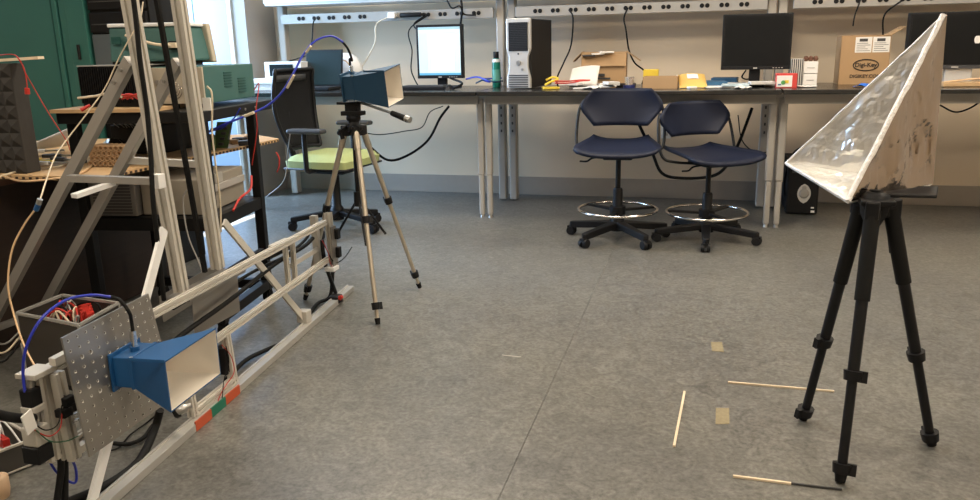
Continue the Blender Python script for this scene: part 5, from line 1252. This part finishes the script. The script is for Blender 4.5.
# round chrome lamp head and wire circle
a = Yp(113, 145, 2.95)
t = thing('chrome_reflector', a, 'round chrome dish with bright highlight above the tan tube block', 'dish')
M().lathe(a+V((0, .0, -.02)), [(.01, .03), (.045, .022), (.055, 0), (.05, -.003), (.03, .01)], 24, (.3, -1, .6)).build('dish', STEEL, t)
M().cyl(a+V((0, .02, -.03)), V((a.x, a.y+.03, ZPT+.0)), .008).build('stalk', BLK, t)
# black transformer / heat sinks with wires under the top shelf
t = thing('wire_nest_box', onply(130, 150), 'dark box with thin looping wires under the top shelf of cart', 'box')
a = Yp(122, 150, 3.1)
M().box(a.x-.05, a.x+.20, 3.1, 3.35, ZPT, ZPT+.13).build('case', BLK, t, .004)
for k in range(6):
    M().tube([(a.x+.03*k, 3.1, ZPT+.12), (a.x+.03*k-.03, 3.06, ZPT+.17), (a.x+.03*k+.04, 3.05, ZPT+.19-.01*k), (a.x+.03*k+.06, 3.08, ZPT+.12)], .002, 5).build('thin_wire', GREYC, t)
for k in range(9): M().box(a.x+.16+.0, a.x+.21, 3.06, 3.1, ZPT+.005+.014*k, ZPT+.012+.014*k).build('heat_sink_fin', DGREY, t)
# green boards
for k, (x_, y_, h_, w_, lb) in enumerate(((224, 148, .125, .07, 'tilted green circuit board standing on the plywood in the cart'), (212, 150, .07, .03, 'narrow green circuit board half hidden by the right mast post'))):
    c_ = onply(x_, y_); t = thing('circuit_board', c_, lb, 'circuit board')
    M().obox(c_+V((0, 0, h_/2)), V((w_, .02, 0)), V((.0, .004, 0)), V((.04 if k == 0 else 0, 0, h_))).build('board', PCB, t)
    for j in range(4): M().obox(c_+V((-.01+.01*j, -.006, .02+.025*j)), V((.02, .005, 0)), V((0, .008, 0)), V((0, 0, .012))).build('chip', DGREY, t)
for k, (x_, y_, w_, m_) in enumerate(((240, 142, .06, BLK), (250, 140, .05, CARDD), (246, 145, .07, DGREY), (234, 144, .04, CARDD))):
    c_ = onply(x_, y_); tag(M().cbox(c_+V((0, 0, .012)), w_, .05, .022, .3*k).build('component', m_, None, .003), ('black module on the plywood just left of the cart leg', 'brown module on the plywood right behind the cart leg', 'largest dark grey module on the plywood by the cart leg', 'smallest brown module nearest the green circuit board')[k], 'component', 'components on the plywood')
cable('thin_cable', [onply(228, 140, .10), Yp(232, 122, 3.2), Yp(238, 113, 3.2), Yp(246, 118, 3.2), onply(250, 138, .02)], .0016, RUB, 'black wire looping under the cart top shelf')
cable('thin_cable', [Yp(212, 130, 3.1), Yp(222, 128, 3.1), Yp(234, 118, 3.1), Yp(240, 108, 3.1)], .003, BLUEC, 'thin blue wire beside the green circuit board')
cable('thin_cable', [Yp(254, 90, 3.35), Yp(259, 84, 3.35), Yp(256, 110, 3.3), Yp(257, 130, 3.3), Yp(252, 165, 3.3)], .0025, REDC, 'thin red wire down the cart leg')

# green steel door cabinet
YG = 3.85
gx = lambda px, py=30: Yp(px, py, YG).x
t = thing('green_cabinet', (-3.7, YG+.3, 0), 'large green steel cabinet with closed door behind the foam absorber', 'cabinet')
xR = gx(92, 60)
M().box(-5.0, xR, YG+.02, YG+.28, .0, 2.2).build('body', GREEN, t, .004)
xd = gx(64, 50)
d_ = M().box(-4.95, xd, YG-.015, YG+.018, .05, 2.17).build('door', GREEN, t, .004)
M().box(xd-.035, xd-.028, YG-.018, YG-.014, .05, 2.17).build('door_groove', GREEND, d_)
M().box(xd-.003, xd+.010, YG-.002, YG+.021, .05, 2.17).build('door_gasket', GREEND, t)
M().box(xd+.012, xd+.075, YG-.008, YG+.02, .0, 2.2).build('frame_post', GREEN, t, .003)
M().box(xd+.077, xd+.105, YG+.008, YG+.021, .0, 2.2).build('frame_recess', GREEND, t)
M().box(xR-.12, xR+.0, YG-.012, YG+.02, 0, 2.2).build('frame_post', GREEN, t, .003)
hz_ = Yp(82, 52, YG).z
M().cyl((gx(81, 50), YG-.018, hz_-.04), (gx(81, 50), YG-.018, hz_+.04), .009, .009, 10).build('hinge', BLKM, t)
# dark rack cabinet next to it
t = thing('rack_cabinet', (-3.1, YG+.2, 0), 'dark equipment rack with grey lower panel between green cabinet and mast', 'rack')
xa, xb = xR+.012, Yp(149, 30, YG).x
M().box(xa, xb, YG+.02, YG+.28, 0, 1.75).build('frame', BLKM, t, .003)
zg = Yp(110, 34, YG).z
M().box(xa+.005, xb-.01, YG+.005, YG+.02, 1.0, zg).build('grey_panel', mat('blue_grey_panel', (.10, .125, .14), .4), t, .003)
for k in range(4): M().box(xa+.005, xb-.01, YG-.0+.0, YG+.02, zg+.01+.12*k, zg+.115+.12*k).build('blank_panel', BLK, t, .004)
for k in range(3): M().box(xa+.02, xb-.03, YG-.004, YG+.001, zg+.05+.12*k, zg+.056+.12*k).build('panel_groove', DGREY, t)

# ================================================================ FLOOR PIECES
def strip_(nm, x0, y0, x1, y1, w_, m_, label, cat, h=.006):
    a = Zp(x0, y0, 0); b = Zp(x1, y1, 0); z = V((0, 0, h/2+.0005))
    return tag(M().beam(a+z, b+z, w_, h).build(nm, m_), label, cat)
strip_('wooden_stick', 684.5, 392.5, 674, 447, .0075, STICKW, 'pale wooden stick on the floor pointing toward the camera', 'stick')
strip_('wooden_stick', 728, 383, 834, 392, .006, STICKW, 'longest pale wooden stick, lying crosswise behind the tripod feet', 'stick')
strip_('wooden_stick', 733, 477, 791, 484.5, .007, STICKW, 'pale wooden stick lying crosswise at the bottom edge', 'stick')
strip_('dark_rod', 791, 484.5, 842, 490.5, .004, DGREY, 'thin dark rod continuing the bottom wooden stick', 'rod')
def patch(x0, y0, x1, y1, x2, y2, x3, y3, label):
    tag(M().prism([Zp(x0, y0, .0004), Zp(x1, y1, .0004), Zp(x2, y2, .0004), Zp(x3, y3, .0004)], (0, 0, .0008)).build('tape_patch', MASK), label, 'tape')
patch(711, 342, 722, 342, 724, 352, 712, 351, 'small brown tape patch on the floor, the farther of the two')
patch(716, 408, 729, 408, 729.5, 424, 715.5, 424, 'square brown tape patch on the floor, the nearer of the two')
strip_('chalk_scuff', 502, 355, 521, 357, .008, CHALK, 'faint pale scuff mark in the middle of the floor', 'scuff', .0006)
# extra loose sheets on the middle bench
for k, (p0, p1, Yy, hh, sd, lb) in enumerate(((582, 600, 5.42, .012, 3, 'crumpled white sheet at the bench edge below the open cardboard box'),
        (600, 616, 5.55, .03, 9, 'crumpled white paper lump right of the curled sheet'), (735, 752, 5.36, .010, 12, 'crumpled white sheet at the bench edge below the switched-off monitor'))):
    crumple('crumpled_paper', p0, p1, 82, Yy, lb, PAPER, hh, seed=sd, amp=.006)
